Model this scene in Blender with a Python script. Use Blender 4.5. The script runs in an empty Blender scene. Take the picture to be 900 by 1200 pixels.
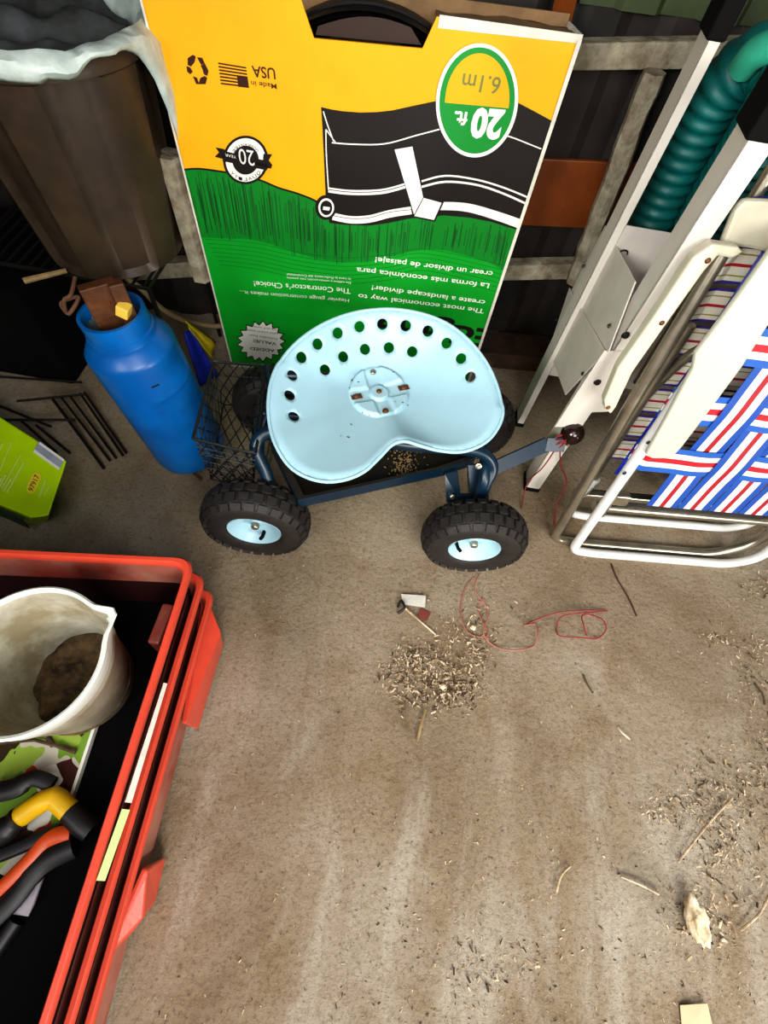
import bpy, bmesh, math, random
from mathutils import Vector, Matrix, noise
from mathutils.geometry import delaunay_2d_cdt
random.seed(7)
C = bpy.context.scene.collection
PI = math.pi

# ------------------------------------------------------------------ camera maths (900x1200 frame)
F_PX, TH, RO, H = 560.0, math.radians(60), math.radians(9.8), 1.08
EYE = Vector((0, 0, H))
def ray(px, py):
    x, y = px - 450, py - 600
    x0 = math.cos(RO) * x + math.sin(RO) * y
    y0 = -math.sin(RO) * x + math.cos(RO) * y
    return Vector((x0, -y0 * math.sin(TH) + F_PX * math.cos(TH), -y0 * math.cos(TH) - F_PX * math.sin(TH)))
def atz(px, py, z=0.0):
    r = ray(px, py); return EYE + r * ((z - H) / r.z)
def onplane(px, py, p, n):
    r = ray(px, py); p = Vector(p); n = Vector(n)
    return EYE + r * ((p - EYE).dot(n) / r.dot(n))

# ------------------------------------------------------------------ materials
def srgb(r, g, b):
    f = lambda c: (c / 12.92 if c <= .04045 else ((c + .055) / 1.055) ** 2.4)
    return (f(r / 255), f(g / 255), f(b / 255), 1)
def mat(name, col, rough=.5, metal=0., var=.0, scale=20., bump=0., bscale=60., col2=None, spec=.5, trans=0., alpha=1., emit=0.):
    m = bpy.data.materials.new(name); m.use_nodes = True
    nt = m.node_tree; b = nt.nodes['Principled BSDF']
    c1 = srgb(*col)
    b.inputs['Roughness'].default_value = rough
    b.inputs['Metallic'].default_value = metal
    b.inputs['Specular IOR Level'].default_value = spec
    b.inputs['Transmission Weight'].default_value = trans
    b.inputs['Alpha'].default_value = alpha
    tc = nt.nodes.new('ShaderNodeTexCoord')
    nz = nt.nodes.new('ShaderNodeTexNoise'); nz.inputs['Scale'].default_value = scale
    nz.inputs['Detail'].default_value = 6; nz.inputs['Roughness'].default_value = .65
    nt.links.new(tc.outputs['Object'], nz.inputs['Vector'])
    cr = nt.nodes.new('ShaderNodeValToRGB')
    c2 = srgb(*col2) if col2 else tuple(c * (1 - var) for c in c1[:3]) + (1,)
    cr.color_ramp.elements[0].position = .38; cr.color_ramp.elements[0].color = c2
    cr.color_ramp.elements[1].position = .62; cr.color_ramp.elements[1].color = c1
    nt.links.new(nz.outputs['Fac'], cr.inputs['Fac'])
    nt.links.new(cr.outputs['Color'], b.inputs['Base Color'])
    if bump:
        n2 = nt.nodes.new('ShaderNodeTexNoise'); n2.inputs['Scale'].default_value = bscale; n2.inputs['Detail'].default_value = 5
        nt.links.new(tc.outputs['Object'], n2.inputs['Vector'])
        bp = nt.nodes.new('ShaderNodeBump'); bp.inputs['Strength'].default_value = bump; bp.inputs['Distance'].default_value = .01
        nt.links.new(n2.outputs['Fac'], bp.inputs['Height']); nt.links.new(bp.outputs['Normal'], b.inputs['Normal'])
    return m
def stripes(name, stops, rough=.6):
    """stripes across a strap: UV x in 0..1"""
    m = bpy.data.materials.new(name); m.use_nodes = True
    nt = m.node_tree; b = nt.nodes['Principled BSDF']; b.inputs['Roughness'].default_value = rough
    uv = nt.nodes.new('ShaderNodeUVMap'); sx = nt.nodes.new('ShaderNodeSeparateXYZ')
    nt.links.new(uv.outputs['UV'], sx.inputs[0])
    cr = nt.nodes.new('ShaderNodeValToRGB'); cr.color_ramp.interpolation = 'CONSTANT'
    e = cr.color_ramp.elements
    for i, (p, c) in enumerate(stops):
        el = e[i] if i < 2 else e.new(p)
        el.position = p; el.color = srgb(*c)
    nt.links.new(sx.outputs['X'], cr.inputs['Fac'])
    wv = nt.nodes.new('ShaderNodeTexNoise'); wv.inputs['Scale'].default_value = 90
    tc = nt.nodes.new('ShaderNodeTexCoord'); nt.links.new(tc.outputs['Object'], wv.inputs['Vector'])
    mx = nt.nodes.new('ShaderNodeMix'); mx.data_type = 'RGBA'; mx.blend_type = 'MULTIPLY'
    mx.inputs['Factor'].default_value = .22
    nt.links.new(cr.outputs['Color'], mx.inputs['A']); nt.links.new(wv.outputs['Color'], mx.inputs['B'])
    nt.links.new(mx.outputs['Result'], b.inputs['Base Color'])
    return m

M = dict(
    yellow=mat('box_yellow', (250, 176, 6), .55, var=.08, scale=6),
    green=mat('box_green', (0, 160, 40), .5, var=.12, scale=5),
    dgreen=mat('box_dark_green', (0, 128, 34), .5, var=.1, scale=5),
    stroke=mat('box_green_stroke', (0, 84, 26), .6),
    ink=mat('print_black', (24, 18, 14), .5),
    inkb=mat('print_brown', (60, 22, 10), .5),
    pwhite=mat('print_white', (238, 236, 225), .55),
    og=mat('print_oval_green', (10, 140, 50), .5),
    grey=mat('print_grey', (120, 125, 60), .5),
    white_card=mat('card_white_edge', (225, 220, 205), .7, var=.2),
    kraft=mat('kraft_card', (140, 110, 75), .8, var=.3),
    poly=mat('black_plastic', (16, 14, 14), .45),
    poly_brown=mat('brown_black_plastic', (52, 34, 26), .5),
    seat=mat('seat_blue_paint', (164, 201, 213), .33, var=.05, scale=9, bump=.02, bscale=30),
    frame=mat('frame_teal_paint', (12, 40, 58), .35, var=.2, scale=30),
    pan=mat('pan_dark', (34, 28, 23), .6, var=.35, scale=25, bump=.1),
    tire=mat('tyre_rubber', (40, 36, 33), .62, var=.35, scale=40, bump=.15),
    bolt=mat('bolt_zinc', (190, 185, 165), .35, metal=.9, var=.4, scale=90),
    rust=mat('rusty_bolt', (120, 80, 50), .6, metal=.5, var=.5, scale=120),
    wire=mat('basket_black_wire', (20, 26, 26), .5),
    knob=mat('knob_black', (36, 20, 16), .18),
    red=mat('crate_red', (214, 78, 56), .35, var=.15, scale=8, bump=.05),
    redin=mat('crate_red_inside', (172, 116, 100), .4, scale=7, bump=.05, col2=(146, 58, 46)), gap_shade=mat('crate_painted_gap_shade', (44, 8, 8), .6),
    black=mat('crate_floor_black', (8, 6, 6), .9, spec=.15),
    bucket=mat('bucket_white', (232, 234, 222), .4, var=.06, scale=10),
    bucket_in=mat('bucket_inside_dirty', (205, 203, 186), .55, scale=9, col2=(150, 138, 110)),
    bucket_out=mat('bucket_side_dirty', (190, 182, 162), .5, scale=8, col2=(150, 134, 108)),
    mud=mat('dry_mud', (120, 96, 66), .9, scale=30, col2=(52, 40, 26), bump=.8, bscale=50),
    blue=mat('cylinder_blue', (0, 112, 186), .36, scale=4, col2=(2, 86, 154)),
    bluein=mat('cylinder_inside_pale', (130, 150, 150), .6, var=.3),
    wood=mat('brown_wood', (96, 54, 20), .6, scale=12, col2=(52, 28, 10), bump=.2),
    wood_tip=mat('yellow_wood_tip', (226, 190, 80), .6),
    can=mat('can_brown_plastic', (70, 56, 42), .45, scale=6, col2=(52, 42, 32), bump=.06),
    liner=mat('liner_white_film', (214, 226, 218), .4, scale=12, col2=(176, 190, 184), bump=.5, bscale=18),
    dark_cloth=mat('dark_grey_cloth', (86, 90, 92), .8, scale=8, col2=(48, 50, 44), bump=.4, bscale=12),
    ladder_w=mat('ladder_white', (212, 206, 194), .4, var=.06, scale=12),
    ladder_g=mat('ladder_grey_panel', (206, 198, 188), .5, var=.1, scale=14),
    cap=mat('cap_black_rubber', (8, 7, 7), .85, spec=.2),
    teal=mat('hose_teal', (0, 104, 100), .5, var=.3, scale=20),
    teal_l=mat('hose_pale_teal', (60, 170, 140), .45, var=.2),
    alu=mat('aluminium_tube', (176, 168, 150), .3, metal=.85, var=.3, scale=16),
    cwhite=mat('chair_white_enamel', (214, 214, 210), .3, var=.04),
    armw=mat('armrest_white_plastic', (186, 186, 170), .38, var=.05, scale=7),
    armc=mat('armrest_cream_plastic', (198, 192, 170), .45, var=.1, scale=14),
    lime=mat('lime_card', (196, 236, 6), .45, var=.12, scale=8),
    limed=mat('dark_green_card', (10, 70, 40), .45),
    lime_l=mat('pale_lime_print', (214, 236, 110), .5),
    sticker=mat('yellow_sticker', (244, 224, 60), .5),
    silver=mat('silver_grey_print', (168, 176, 186), .4, var=.2),
    flagb=mat('flag_blue', (14, 40, 170), .6, var=.3),
    flagy=mat('flag_yellow', (196, 176, 20), .6, var=.3),
    board=mat('orange_brown_board', (128, 66, 18), .5, scale=5, col2=(96, 44, 12), bump=.1),
    rail=mat('peeled_grey_rail', (168, 160, 138), .8, scale=18, col2=(118, 106, 86), bump=.5),
    siding=mat('dark_siding', (40, 33, 26), .7, scale=10, col2=(22, 17, 13)),
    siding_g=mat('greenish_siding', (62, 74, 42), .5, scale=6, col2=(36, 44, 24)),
    sill=mat('brown_sill', (84, 58, 38), .8, scale=14, col2=(50, 34, 22), bump=.4),
    cable=mat('beige_cable', (150, 130, 96), .6),
    stick=mat('dry_stick', (160, 134, 92), .8, var=.3, scale=60),
    thread=mat('red_thread', (140, 34, 36), .6),
    thread_d=mat('dark_red_thread', (74, 20, 16), .6),
    pink=mat('faded_pink_thread', (168, 100, 84), .7),
    chip=mat('wood_chip', (226, 206, 176), .9, scale=40, col2=(150, 124, 92)),
    chip_d=mat('dark_chip', (96, 76, 54), .9, scale=40, col2=(56, 42, 30)),
    pale=mat('pale_bark', (246, 234, 204), .85, scale=30, col2=(214, 190, 150), bump=.6),
    paper=mat('paper_scrap', (214, 196, 158), .8, var=.1),
    label=mat('white_label', (206, 200, 188), .7, var=.15, scale=60),
    redrag=mat('dark_red_scrap', (120, 56, 44), .8, var=.3),
    nozy=mat('nozzle_yellow', (212, 168, 10), .45, var=.15, scale=20),
    nozo=mat('handle_orange', (196, 74, 22), .45, var=.15, scale=20),
    toolb=mat('tool_black', (14, 12, 14), .5),
    steel=mat('blade_grey', (158, 150, 158), .5, metal=.2, var=.15),
    rack=mat('rack_black_wire', (18, 13, 10), .6),
    twine=mat('brown_twine', (96, 66, 46), .9),
    green_hose=mat('pale_green_tag', (180, 214, 130), .6),
)
M['web_front'] = stripes('webbing_blue_red_white', [(0, (8, 72, 158)), (.2, (228, 226, 220)), (.42, (160, 6, 30)), (.58, (228, 226, 220)), (.8, (8, 72, 158))])
M['web_cross'] = stripes('webbing_cross_blue_red_white', [(0, (22, 88, 172)), (.2, (228, 226, 220)), (.4, (176, 8, 34)), (.6, (228, 226, 220)), (.8, (22, 88, 172))])
M['web_back'] = stripes('webbing_white_multistripe', [(0, (60, 46, 130)), (.08, (220, 214, 196)), (.2, (150, 140, 60)), (.24, (220, 214, 196)), (.46, (170, 24, 40)), (.54, (220, 214, 196)), (.76, (150, 140, 60)), (.8, (220, 214, 196)), (.92, (60, 46, 130))])
M['web_side'] = stripes('webbing_blue_olive', [(0, (40, 50, 140)), (.4, (140, 136, 50)), (.9, (40, 50, 140))])

# ------------------------------------------------------------------ object helpers
ORIG = {}
def origin(o):
    return ORIG.get(o.name, Vector((0, 0, 0)))
def tag(o, label=None, cat=None, group=None, kind=None):
    if label: o['label'] = label
    if cat: o['category'] = cat
    if group: o['group'] = group
    if kind: o['kind'] = kind
    return o
def empty(name, loc, label=None, cat=None, group=None):
    o = bpy.data.objects.new(name, None); C.objects.link(o)
    o.empty_display_size = .05
    o.location = loc; ORIG[o.name] = Vector(loc)
    return tag(o, label, cat, group)
def mesh(name, verts, faces, m, parent=None, smooth=False, loc=None, uv=None, solid=0., bevel=0., subd=0, soff=-1):
    """verts in world coordinates"""
    if parent is not None: base = origin(parent)
    elif loc is not None: base = Vector(loc)
    else: base = Vector((0, 0, 0))
    me = bpy.data.meshes.new(name)
    me.from_pydata([tuple(Vector(v) - base) for v in verts], [], faces)
    ms = m if isinstance(m, (list, tuple)) else [m]
    for x in ms: me.materials.append(x)
    if uv is not None:
        l = me.uv_layers.new(name='UVMap')
        for lp in me.loops: l.data[lp.index].uv = uv[lp.vertex_index]
    if smooth:
        for p in me.polygons: p.use_smooth = True
    me.update()
    o = bpy.data.objects.new(name, me); C.objects.link(o)
    if parent is not None:
        o.parent = parent; ORIG[o.name] = base
    else:
        o.location = base; ORIG[o.name] = base
    if subd:
        s = o.modifiers.new('subd', 'SUBSURF'); s.levels = s.render_levels = subd
    if solid:
        s = o.modifiers.new('solid', 'SOLIDIFY'); s.thickness = solid; s.offset = soff
    if bevel:
        s = o.modifiers.new('bevel', 'BEVEL'); s.width = bevel; s.segments = 2; s.limit_method = 'ANGLE'; s.angle_limit = math.radians(35)
    return o
class MB:
    def __init__(s): s.v = []; s.f = []; s.uv = []; s.mi = []
    def add(s, v, f, mi=0, uv=None):
        n = len(s.v); s.v += [Vector(a) for a in v]; s.f += [tuple(i + n for i in a) for a in f]; s.mi += [mi] * len(f)
        s.uv += uv if uv else [(0, 0)] * len(v)
        return s
    def hexa(s, p, mi=0):   # 8 corners: bottom 0-3, top 4-7
        return s.add(p, [(3, 2, 1, 0), (4, 5, 6, 7), (0, 1, 5, 4), (1, 2, 6, 5), (2, 3, 7, 6), (3, 0, 4, 7)], mi)
    def box(s, c, size, R=None, mi=0):
        c = Vector(c); x, y, z = [a / 2 for a in size]
        p = [Vector(a) for a in ((-x, -y, -z), (x, -y, -z), (x, y, -z), (-x, y, -z), (-x, -y, z), (x, -y, z), (x, y, z), (-x, y, z))]
        if R is not None: p = [R @ a for a in p]
        return s.hexa([c + a for a in p], mi)
    def tube(s, pts, r, seg=10, closed=False, mi=0, cap=True, flat=1.0, ref=None):
        pts = [Vector(p) for p in pts]; n = len(pts)
        if n < 2: return s
        T = []
        for i in range(n):
            a = pts[(i - 1) % n] if (closed or i > 0) else pts[i]
            b = pts[(i + 1) % n] if (closed or i < n - 1) else pts[i]
            t = (b - a); T.append(t.normalized() if t.length > 1e-9 else Vector((0, 0, 1)))
        up = Vector(ref) if ref is not None else (Vector((0, 0, 1)) if abs(T[0].z) < .9 else Vector((1, 0, 0)))
        N = (up - T[0] * up.dot(T[0])).normalized(); v = []
        for i in range(n):
            if i: N = (N - T[i] * N.dot(T[i])).normalized()
            B = T[i].cross(N); ri = r[i] if isinstance(r, (list, tuple)) else r
            for k in range(seg):
                a = 2 * PI * k / seg
                v.append(pts[i] + (N * math.cos(a) * flat + B * math.sin(a)) * ri)
        f = []
        for i in range(n if closed else n - 1):
            j = (i + 1) % n
            for k in range(seg):
                l = (k + 1) % seg
                f.append((i * seg + k, i * seg + l, j * seg + l, j * seg + k))
        if cap and not closed:
            f.append(tuple(range(seg - 1, -1, -1))); f.append(tuple((n - 1) * seg + k for k in range(seg)))
        return s.add(v, f, mi)
    def lathe(s, prof, c, ax, seg=32, mi=0, closed=False):
        ax = Vector(ax).normalized(); c = Vector(c)
        u = ax.orthogonal().normalized(); w = ax.cross(u)
        v = []; f = []; m = len(prof)
        for i in range(seg):
            a = 2 * PI * i / seg
            d = u * math.cos(a) + w * math.sin(a)
            v += [c + d * r + ax * h for r, h in prof]
        for i in range(seg):
            j = (i + 1) % seg
            for k in range(m if closed else m - 1):
                l = (k + 1) % m
                f.append((i * m + k, j * m + k, j * m + l, i * m + l))
        return s.add(v, f, mi)
    def build(s, name, m, parent=None, smooth=False, uvs=False, **kw):
        o = mesh(name, s.v, s.f, m, parent, smooth, uv=s.uv if uvs else None, **kw)
        if any(s.mi):
            for p, i in zip(o.data.polygons, s.mi): p.material_index = i
        if smooth:
            try: o.data.set_sharp_from_angle(angle=math.radians(40))
            except Exception: pass
        return o
def spline(pts, n=8, closed=False):
    pts = [Vector(p) for p in pts]; out = []; N = len(pts)
    rng = range(N if closed else N - 1)
    for i in rng:
        if closed: p0, p1, p2, p3 = pts[(i - 1) % N], pts[i], pts[(i + 1) % N], pts[(i + 2) % N]
        else: p0, p1, p2, p3 = pts[max(i - 1, 0)], pts[i], pts[i + 1], pts[min(i + 2, N - 1)]
        for k in range(n):
            t = k / n
            out.append(.5 * ((2 * p1) + (p2 - p0) * t + (2 * p0 - 5 * p1 + 4 * p2 - p3) * t * t + (3 * p1 - p0 - 3 * p2 + p3) * t ** 3))
    if not closed: out.append(pts[-1])
    return out
def rounded(pts, r, n=6):
    """polyline with rounded corners"""
    pts = [Vector(p) for p in pts]; out = [pts[0]]
    for i in range(1, len(pts) - 1):
        a, b, c = pts[i - 1], pts[i], pts[i + 1]
        d1 = (a - b); d2 = (c - b); rr = min(r, d1.length * .45, d2.length * .45)
        p, q = b + d1.normalized() * rr, b + d2.normalized() * rr
        for k in range(n + 1):
            t = k / n; out.append(p * (1 - t) ** 2 + b * 2 * t * (1 - t) + q * t * t)
    out.append(pts[-1]); return out

# ================================================================== THE SETTING
def concrete():
    m = bpy.data.materials.new('concrete_floor'); m.use_nodes = True
    nt = m.node_tree; b = nt.nodes['Principled BSDF']; b.inputs['Roughness'].default_value = .85
    b.inputs['Specular IOR Level'].default_value = .25
    tc = nt.nodes.new('ShaderNodeTexCoord')
    def nz(s, d, r, dist=0., sc=None):
        n = nt.nodes.new('ShaderNodeTexNoise'); n.inputs['Scale'].default_value = s; n.inputs['Detail'].default_value = d
        n.inputs['Roughness'].default_value = r; n.inputs['Distortion'].default_value = dist
        if sc:
            mp = nt.nodes.new('ShaderNodeMapping'); mp.inputs['Scale'].default_value = sc
            mp.inputs['Rotation'].default_value = (0, 0, .1)
            nt.links.new(tc.outputs['Object'], mp.inputs['Vector']); nt.links.new(mp.outputs['Vector'], n.inputs['Vector'])
        else: nt.links.new(tc.outputs['Object'], n.inputs['Vector'])
        return n
    def ramp(n, stops):
        r = nt.nodes.new('ShaderNodeValToRGB'); e = r.color_ramp.elements
        for i, (p, c) in enumerate(stops):
            el = e[i] if i < 2 else e.new(p)
            el.position = p; el.color = srgb(*c)
        nt.links.new(n, r.inputs['Fac']); return r
    def mix(a, bb, fac, mode='MIX'):
        x = nt.nodes.new('ShaderNodeMix'); x.data_type = 'RGBA'; x.blend_type = mode
        if isinstance(fac, float): x.inputs['Factor'].default_value = fac
        else: nt.links.new(fac, x.inputs['Factor'])
        for s, k in ((a, 'A'), (bb, 'B')):
            if isinstance(s, tuple): x.inputs[k].default_value = s
            else: nt.links.new(s, x.inputs[k])
        return x.outputs['Result']
    big = ramp(nz(2.3, 5, .6, .6).outputs['Fac'], [(.32, (136, 120, 98)), (.5, (156, 141, 119)), (.68, (172, 161, 144))])
    # pale washed streaks running away from the camera
    st = ramp(nz(3.2, 6, .62, .5, (3.2, .8, 1)).outputs['Fac'], [(.5, (0, 0, 0)), (.68, (200, 200, 200))])
    # streaks grow towards the door (negative y)
    sep = nt.nodes.new('ShaderNodeSeparateXYZ'); nt.links.new(tc.outputs['Object'], sep.inputs[0])
    mr = nt.nodes.new('ShaderNodeMapRange'); mr.inputs['From Min'].default_value = .55; mr.inputs['From Max'].default_value = -.2
    nt.links.new(sep.outputs['Y'], mr.inputs['Value'])
    ml = nt.nodes.new('ShaderNodeMath'); ml.operation = 'MULTIPLY'
    nt.links.new(st.outputs['Color'], ml.inputs[0]); nt.links.new(mr.outputs['Result'], ml.inputs[1])
    c = mix(big.outputs['Color'], srgb(196, 190, 178), ml.outputs[0])
    dk = ramp(nz(5, 8, .72, .3).outputs['Fac'], [(.3, (226, 214, 200)), (.5, (255, 255, 255))])
    c = mix(c, dk.outputs['Color'], 1.0, 'MULTIPLY')
    fine = ramp(nz(110, 9, .8).outputs['Fac'], [(.36, (150, 134, 114)), (.5, (250, 248, 244)), (.7, (255, 252, 245))])
    c = mix(c, fine.outputs['Color'], .62, 'MULTIPLY')
    spk = ramp(nz(210, 3, .6).outputs['Fac'], [(.30, (80, 62, 44)), (.38, (255, 255, 255))])
    c = mix(c, spk.outputs['Color'], .55, 'MULTIPLY')
    nt.links.new(c, b.inputs['Base Color'])
    bp = nt.nodes.new('ShaderNodeBump'); bp.inputs['Strength'].default_value = .9; bp.inputs['Distance'].default_value = .007
    nt.links.new(nz(45, 9, .75).outputs['Fac'], bp.inputs['Height']); nt.links.new(bp.outputs['Normal'], b.inputs['Normal'])
    return m
mesh('floor', [(-1.6, -1.4, 0), (1.9, -1.4, 0), (1.9, 1.75, 0), (-1.6, 1.75, 0)], [(0, 1, 2, 3)], concrete())['kind'] = 'structure'

# back wall: ribbed sheet siding, slightly turned from the camera
WY = lambda x: 1.33 + .12 * x
WN = Vector((.12, -1, 0)).normalized()
WP = Vector((0, 1.33, 0))
def wall_pt(x, z, off=0.): return Vector((x, WY(x), z)) + WN * off
mb = MB()
N = 120; vs = []; fs = []
for i in range(N + 1):
    x = -1.5 + 3.3 * i / N; o = .012 * (1 if (i // 3) % 2 else 0)
    for z in (-.0, 1.9): vs.append(wall_pt(x, z, o))
for i in range(N): fs.append((2 * i, 2 * i + 2, 2 * i + 3, 2 * i + 1))
wb = mesh('wall_back', vs, fs, [M['siding'], M['siding_g']]); wb['kind'] = 'structure'
# greenish panel over the upper right of the siding
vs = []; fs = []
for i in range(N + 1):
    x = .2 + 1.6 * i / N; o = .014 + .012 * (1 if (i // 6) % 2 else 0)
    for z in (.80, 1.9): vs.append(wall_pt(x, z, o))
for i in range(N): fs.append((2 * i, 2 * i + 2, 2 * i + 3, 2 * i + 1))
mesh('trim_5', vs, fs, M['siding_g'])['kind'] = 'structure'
mesh('wall_left', [(-1.35, -1.4, 0), (-1.35, 1.3, 0), (-1.35, 1.3, 1.9), (-1.35, -1.4, 1.9)], [(0, 1, 2, 3)], M['siding'])['kind'] = 'structure'
# rails, board and sill fixed to the wall
def wall_bar(name, pa, pb, h, t, m, off=.02):
    a = onplane(*pa, WP + WN * (off + t), WN); b = onplane(*pb, WP + WN * (off + t), WN)
    d = (b - a).normalized(); up = WN.cross(d) * -1
    if up.z < 0 and abs(up.z) > .3: up = -up
    m_ = MB(); P = []
    for k in (0, t):
        P += [a - WN * k, b - WN * k, b - WN * k + up * h, a - WN * k + up * h]
    m_.hexa([P[0], P[1], P[5], P[4], P[3], P[2], P[6], P[7]])
    o = m_.build(name, m, bevel=.003); o['kind'] = 'structure'; return o
wall_bar('trim_1', (640, 84), (930, 80), .042, .035, M['rail'])
wall_bar('trim_2', (560, 330), (702, 327), .045, .04, M['rail'])
wall_bar('trim_6', (150, 330), (275, 322), .045, .04, M['rail'])
wall_bar('trim_3', (560, 262), (850, 276), .155, .012, M['board'], .018)
# leaning peeled upright
a = onplane(672, 330, WP + WN * .075, WN); b = onplane(767, 84, WP + WN * .075, WN)
mb = MB(); pts = [a.lerp(b, t) for t in [i / 14 for i in range(15)]]
mb.tube([p + Vector((noise.noise(p * 9) * .006, 0, 0)) for p in pts], [.024 + .006 * noise.noise(p * 20) for p in pts], 7)
mb.build('trim_4', M['rail'])['kind'] = 'structure'
a = onplane(198, 180, WP + WN * .19, WN); b = onplane(238, 325, WP + WN * .19, WN)
MB().tube([a, b], .028, 6).build('trim_7', M['rail'])['kind'] = 'structure'
a = onplane(655, 34, WP + WN * .06, WN); b = onplane(672, -40, WP + WN * .06, WN)
MB().tube([a, b], .02, 4).build('trim_9', M['board'])['kind'] = 'structure'
mb = MB()
mb.hexa([wall_pt(-.5, 0, .14), wall_pt(1.8, 0, .14), wall_pt(1.8, 0, .02), wall_pt(-.5, 0, .02), wall_pt(-.5, .05, .13), wall_pt(1.8, .05, .13), wall_pt(1.8, .05, .02), wall_pt(-.5, .05, .02)])
mb.build('trim_8', M['sill'], bevel=.004)['kind'] = 'structure'

# ================================================================== LANDSCAPE EDGING BOX (stood upside down)
BL = Vector((-.532, 1.041, 0)); BR = Vector((.193, 1.133, 0)); BH = .808; BT = .105
bu = (BR - BL).normalized(); BW = (BR - BL).length; bz = Vector((0, 0, 1)); bn = Vector((bu.y, -bu.x, 0)); bk = -bn
box = empty('cardboard_box', (BL + BR) / 2 + bk * BT / 2, 'big yellow and green cardboard box standing upside down against the wall behind the garden seat', 'box')
def F(px, py):
    p = onplane(px, py, BL, bn) - BL; return (p.dot(bu), p.z)
def W(s, z, off=0.): return BL + bu * s + bz * z + bn * off
# notch for the hand hole, cut from the top edge
n0, n1, n2_, n3 = F(352, -14), F(368, 45), F(495, 57), F(514, 4)
nd = [(n0[0], BH), n1, n2_, (n3[0], BH)]
def cdt_poly(poly):
    r = delaunay_2d_cdt([Vector(p) for p in poly], [], [list(range(len(poly)))], 1, 1e-6)
    return r[0], r[2]
outline = [(0, .0), (BW, .0), (BW, BH - .005), nd[3], nd[2], nd[1], nd[0], (0, BH)]
v2, f2 = cdt_poly(outline)
panel = mesh('front_panel', [W(x, y) for x, y in v2], f2, [M['yellow'], M['white_card']], box, solid=.004, soff=1 if False else -1)
mb = MB()
mb.hexa([W(0, 0, -.006), W(BW, 0, -.006), W(BW, 0, -BT), W(0, 0, -BT), W(0, .012, -.006), W(BW, .012, -.006), W(BW, .012, -BT), W(0, .012, -BT)])
mb.build('bottom_panel', M['kraft'], box)
for s0 in (0.0, BW - .004):
    MB().hexa([W(s0, 0, -.005), W(s0 + .004, 0, -.005), W(s0 + .004, 0, -BT), W(s0, 0, -BT), W(s0, BH, -.005), W(s0 + .004, BH, -.005), W(s0 + .004, BH - .01, -BT), W(s0, BH - .01, -BT)]).build('side_panel', M['white_card'], box)
MB().hexa([W(.004, 0, -BT + .004), W(BW - .004, 0, -BT + .004), W(BW - .004, 0, -BT), W(.004, 0, -BT), W(.004, BH, -BT + .004), W(BW - .004, BH, -BT + .004), W(BW - .004, BH, -BT), W(.004, BH, -BT)]).build('back_panel', M['kraft'], box)
# crumpled torn flap on the top right
a, bq = n3[0] + .004, BW
vs = []; fs = []; K = 14; J = 5
for i in range(K + 1):
    for j in range(J + 1):
        s = a + (bq - a) * i / K; t = j / J
        vs.append(W(s, BH - .004 - .012 * t + .004 * noise.noise(Vector((s * 22, t * 3, 1))), -t * BT * (1 - .25 * noise.noise(Vector((s * 9, 0, 5))))))
for i in range(K):
    for j in range(J): p = i * (J + 1) + j; fs.append((p, p + J + 1, p + J + 2, p + 1))
mesh('top_flap', vs, fs, M['kraft'], box, True, solid=.003)
vs = [W(a, BH - .013, .0006), W(bq, BH - .010, .0006), W(bq, BH + .001, .0006), W(a, BH + .003, .0006)]
mesh('torn_white_edge', vs, [(0, 1, 2, 3)], M['white_card'], box, solid=.0016, soff=0)
for s0, s1 in ((0, .004), (BW - .0075, BW)):
    mesh('white_cut_edge', [W(s0, 0, .0042), W(s1, 0, .0042), W(s1, BH - .005, .0042), W(s0, BH - .005, .0042)], [(0, 1, 2, 3)], M['white_card'], box)
mesh('white_cut_edge', [W(0, 0, .0042), W(BW, 0, .0042), W(BW, .006, .0042), W(0, .006, .0042)], [(0, 1, 2, 3)], M['white_card'], box)
fl = [(369, 44)] + [(372 + 12.2 * i, 36 - 17 * math.sin(PI * (i + .5) / 11)+ i*.7) for i in range(10)] + [(494, 56)]
P = [F(*p) for p in fl]; v_, f_ = cdt_poly(P)
mesh('brown_inner_flap', [W(x, y, -.012) for x, y in v_], f_, M['poly_brown'], box)
# ---- printing
def prt(name, pts, m, lv, px=True):
    P = [F(*p) for p in pts] if px else pts
    P = [(min(max(x, .0), BW), min(max(y, 0), BH)) for x, y in P]
    try: v, f = cdt_poly(P)
    except Exception: v, f = P, [tuple(range(len(P)))]
    # keep every face facing out
    out = []
    for q in f:
        ar = sum(v[q[i]][0] * v[q[(i + 1) % len(q)]][1] - v[q[(i + 1) % len(q)]][0] * v[q[i]][1] for i in range(len(q)))
        out.append(tuple(q) if ar > 0 else tuple(reversed(q)))
    return [W(x, y, .0005 * lv) for x, y in v], out
def printed(name, items, m):
    mb = MB()
    for pts, lv in items:
        v, f = prt(name, pts, m, lv); mb.add(v, f)
    return mb.build(name, m, box)
def ribbon2(pts, w, n=5):
    """constant-width ribbon in pixel space following a smooth curve"""
    c = [Vector((p[0], p[1], 0)) for p in pts]; c = spline(c, n)
    L = []; R = []
    for i, p in enumerate(c):
        t = (c[min(i + 1, len(c) - 1)] - c[max(i - 1, 0)]).normalized(); q = Vector((-t.y, t.x, 0))
        ww = w[0] + (w[1] - w[0]) * i / (len(c) - 1) if isinstance(w, tuple) else w
        L.append(p + q * ww / 2); R.append(p - q * ww / 2)
    return [(p.x, p.y) for p in L] + [(p.x, p.y) for p in reversed(R)]
gtop = [(212, 199), (233, 197.5), (265, 201.7), (288, 206), (307, 211.7), (327, 220), (349, 226.7), (371, 236), (385, 250), (433, 262), (478, 253), (509, 251), (549, 253), (612, 268)]
gmid = [(237, 278), (262, 279), (293, 280), (318, 286), (340, 294), (368, 302), (400, 307), (432, 305), (461, 300), (480, 295), (498, 292), (520, 293), (545, 299), (572, 307), (602, 318)]
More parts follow.
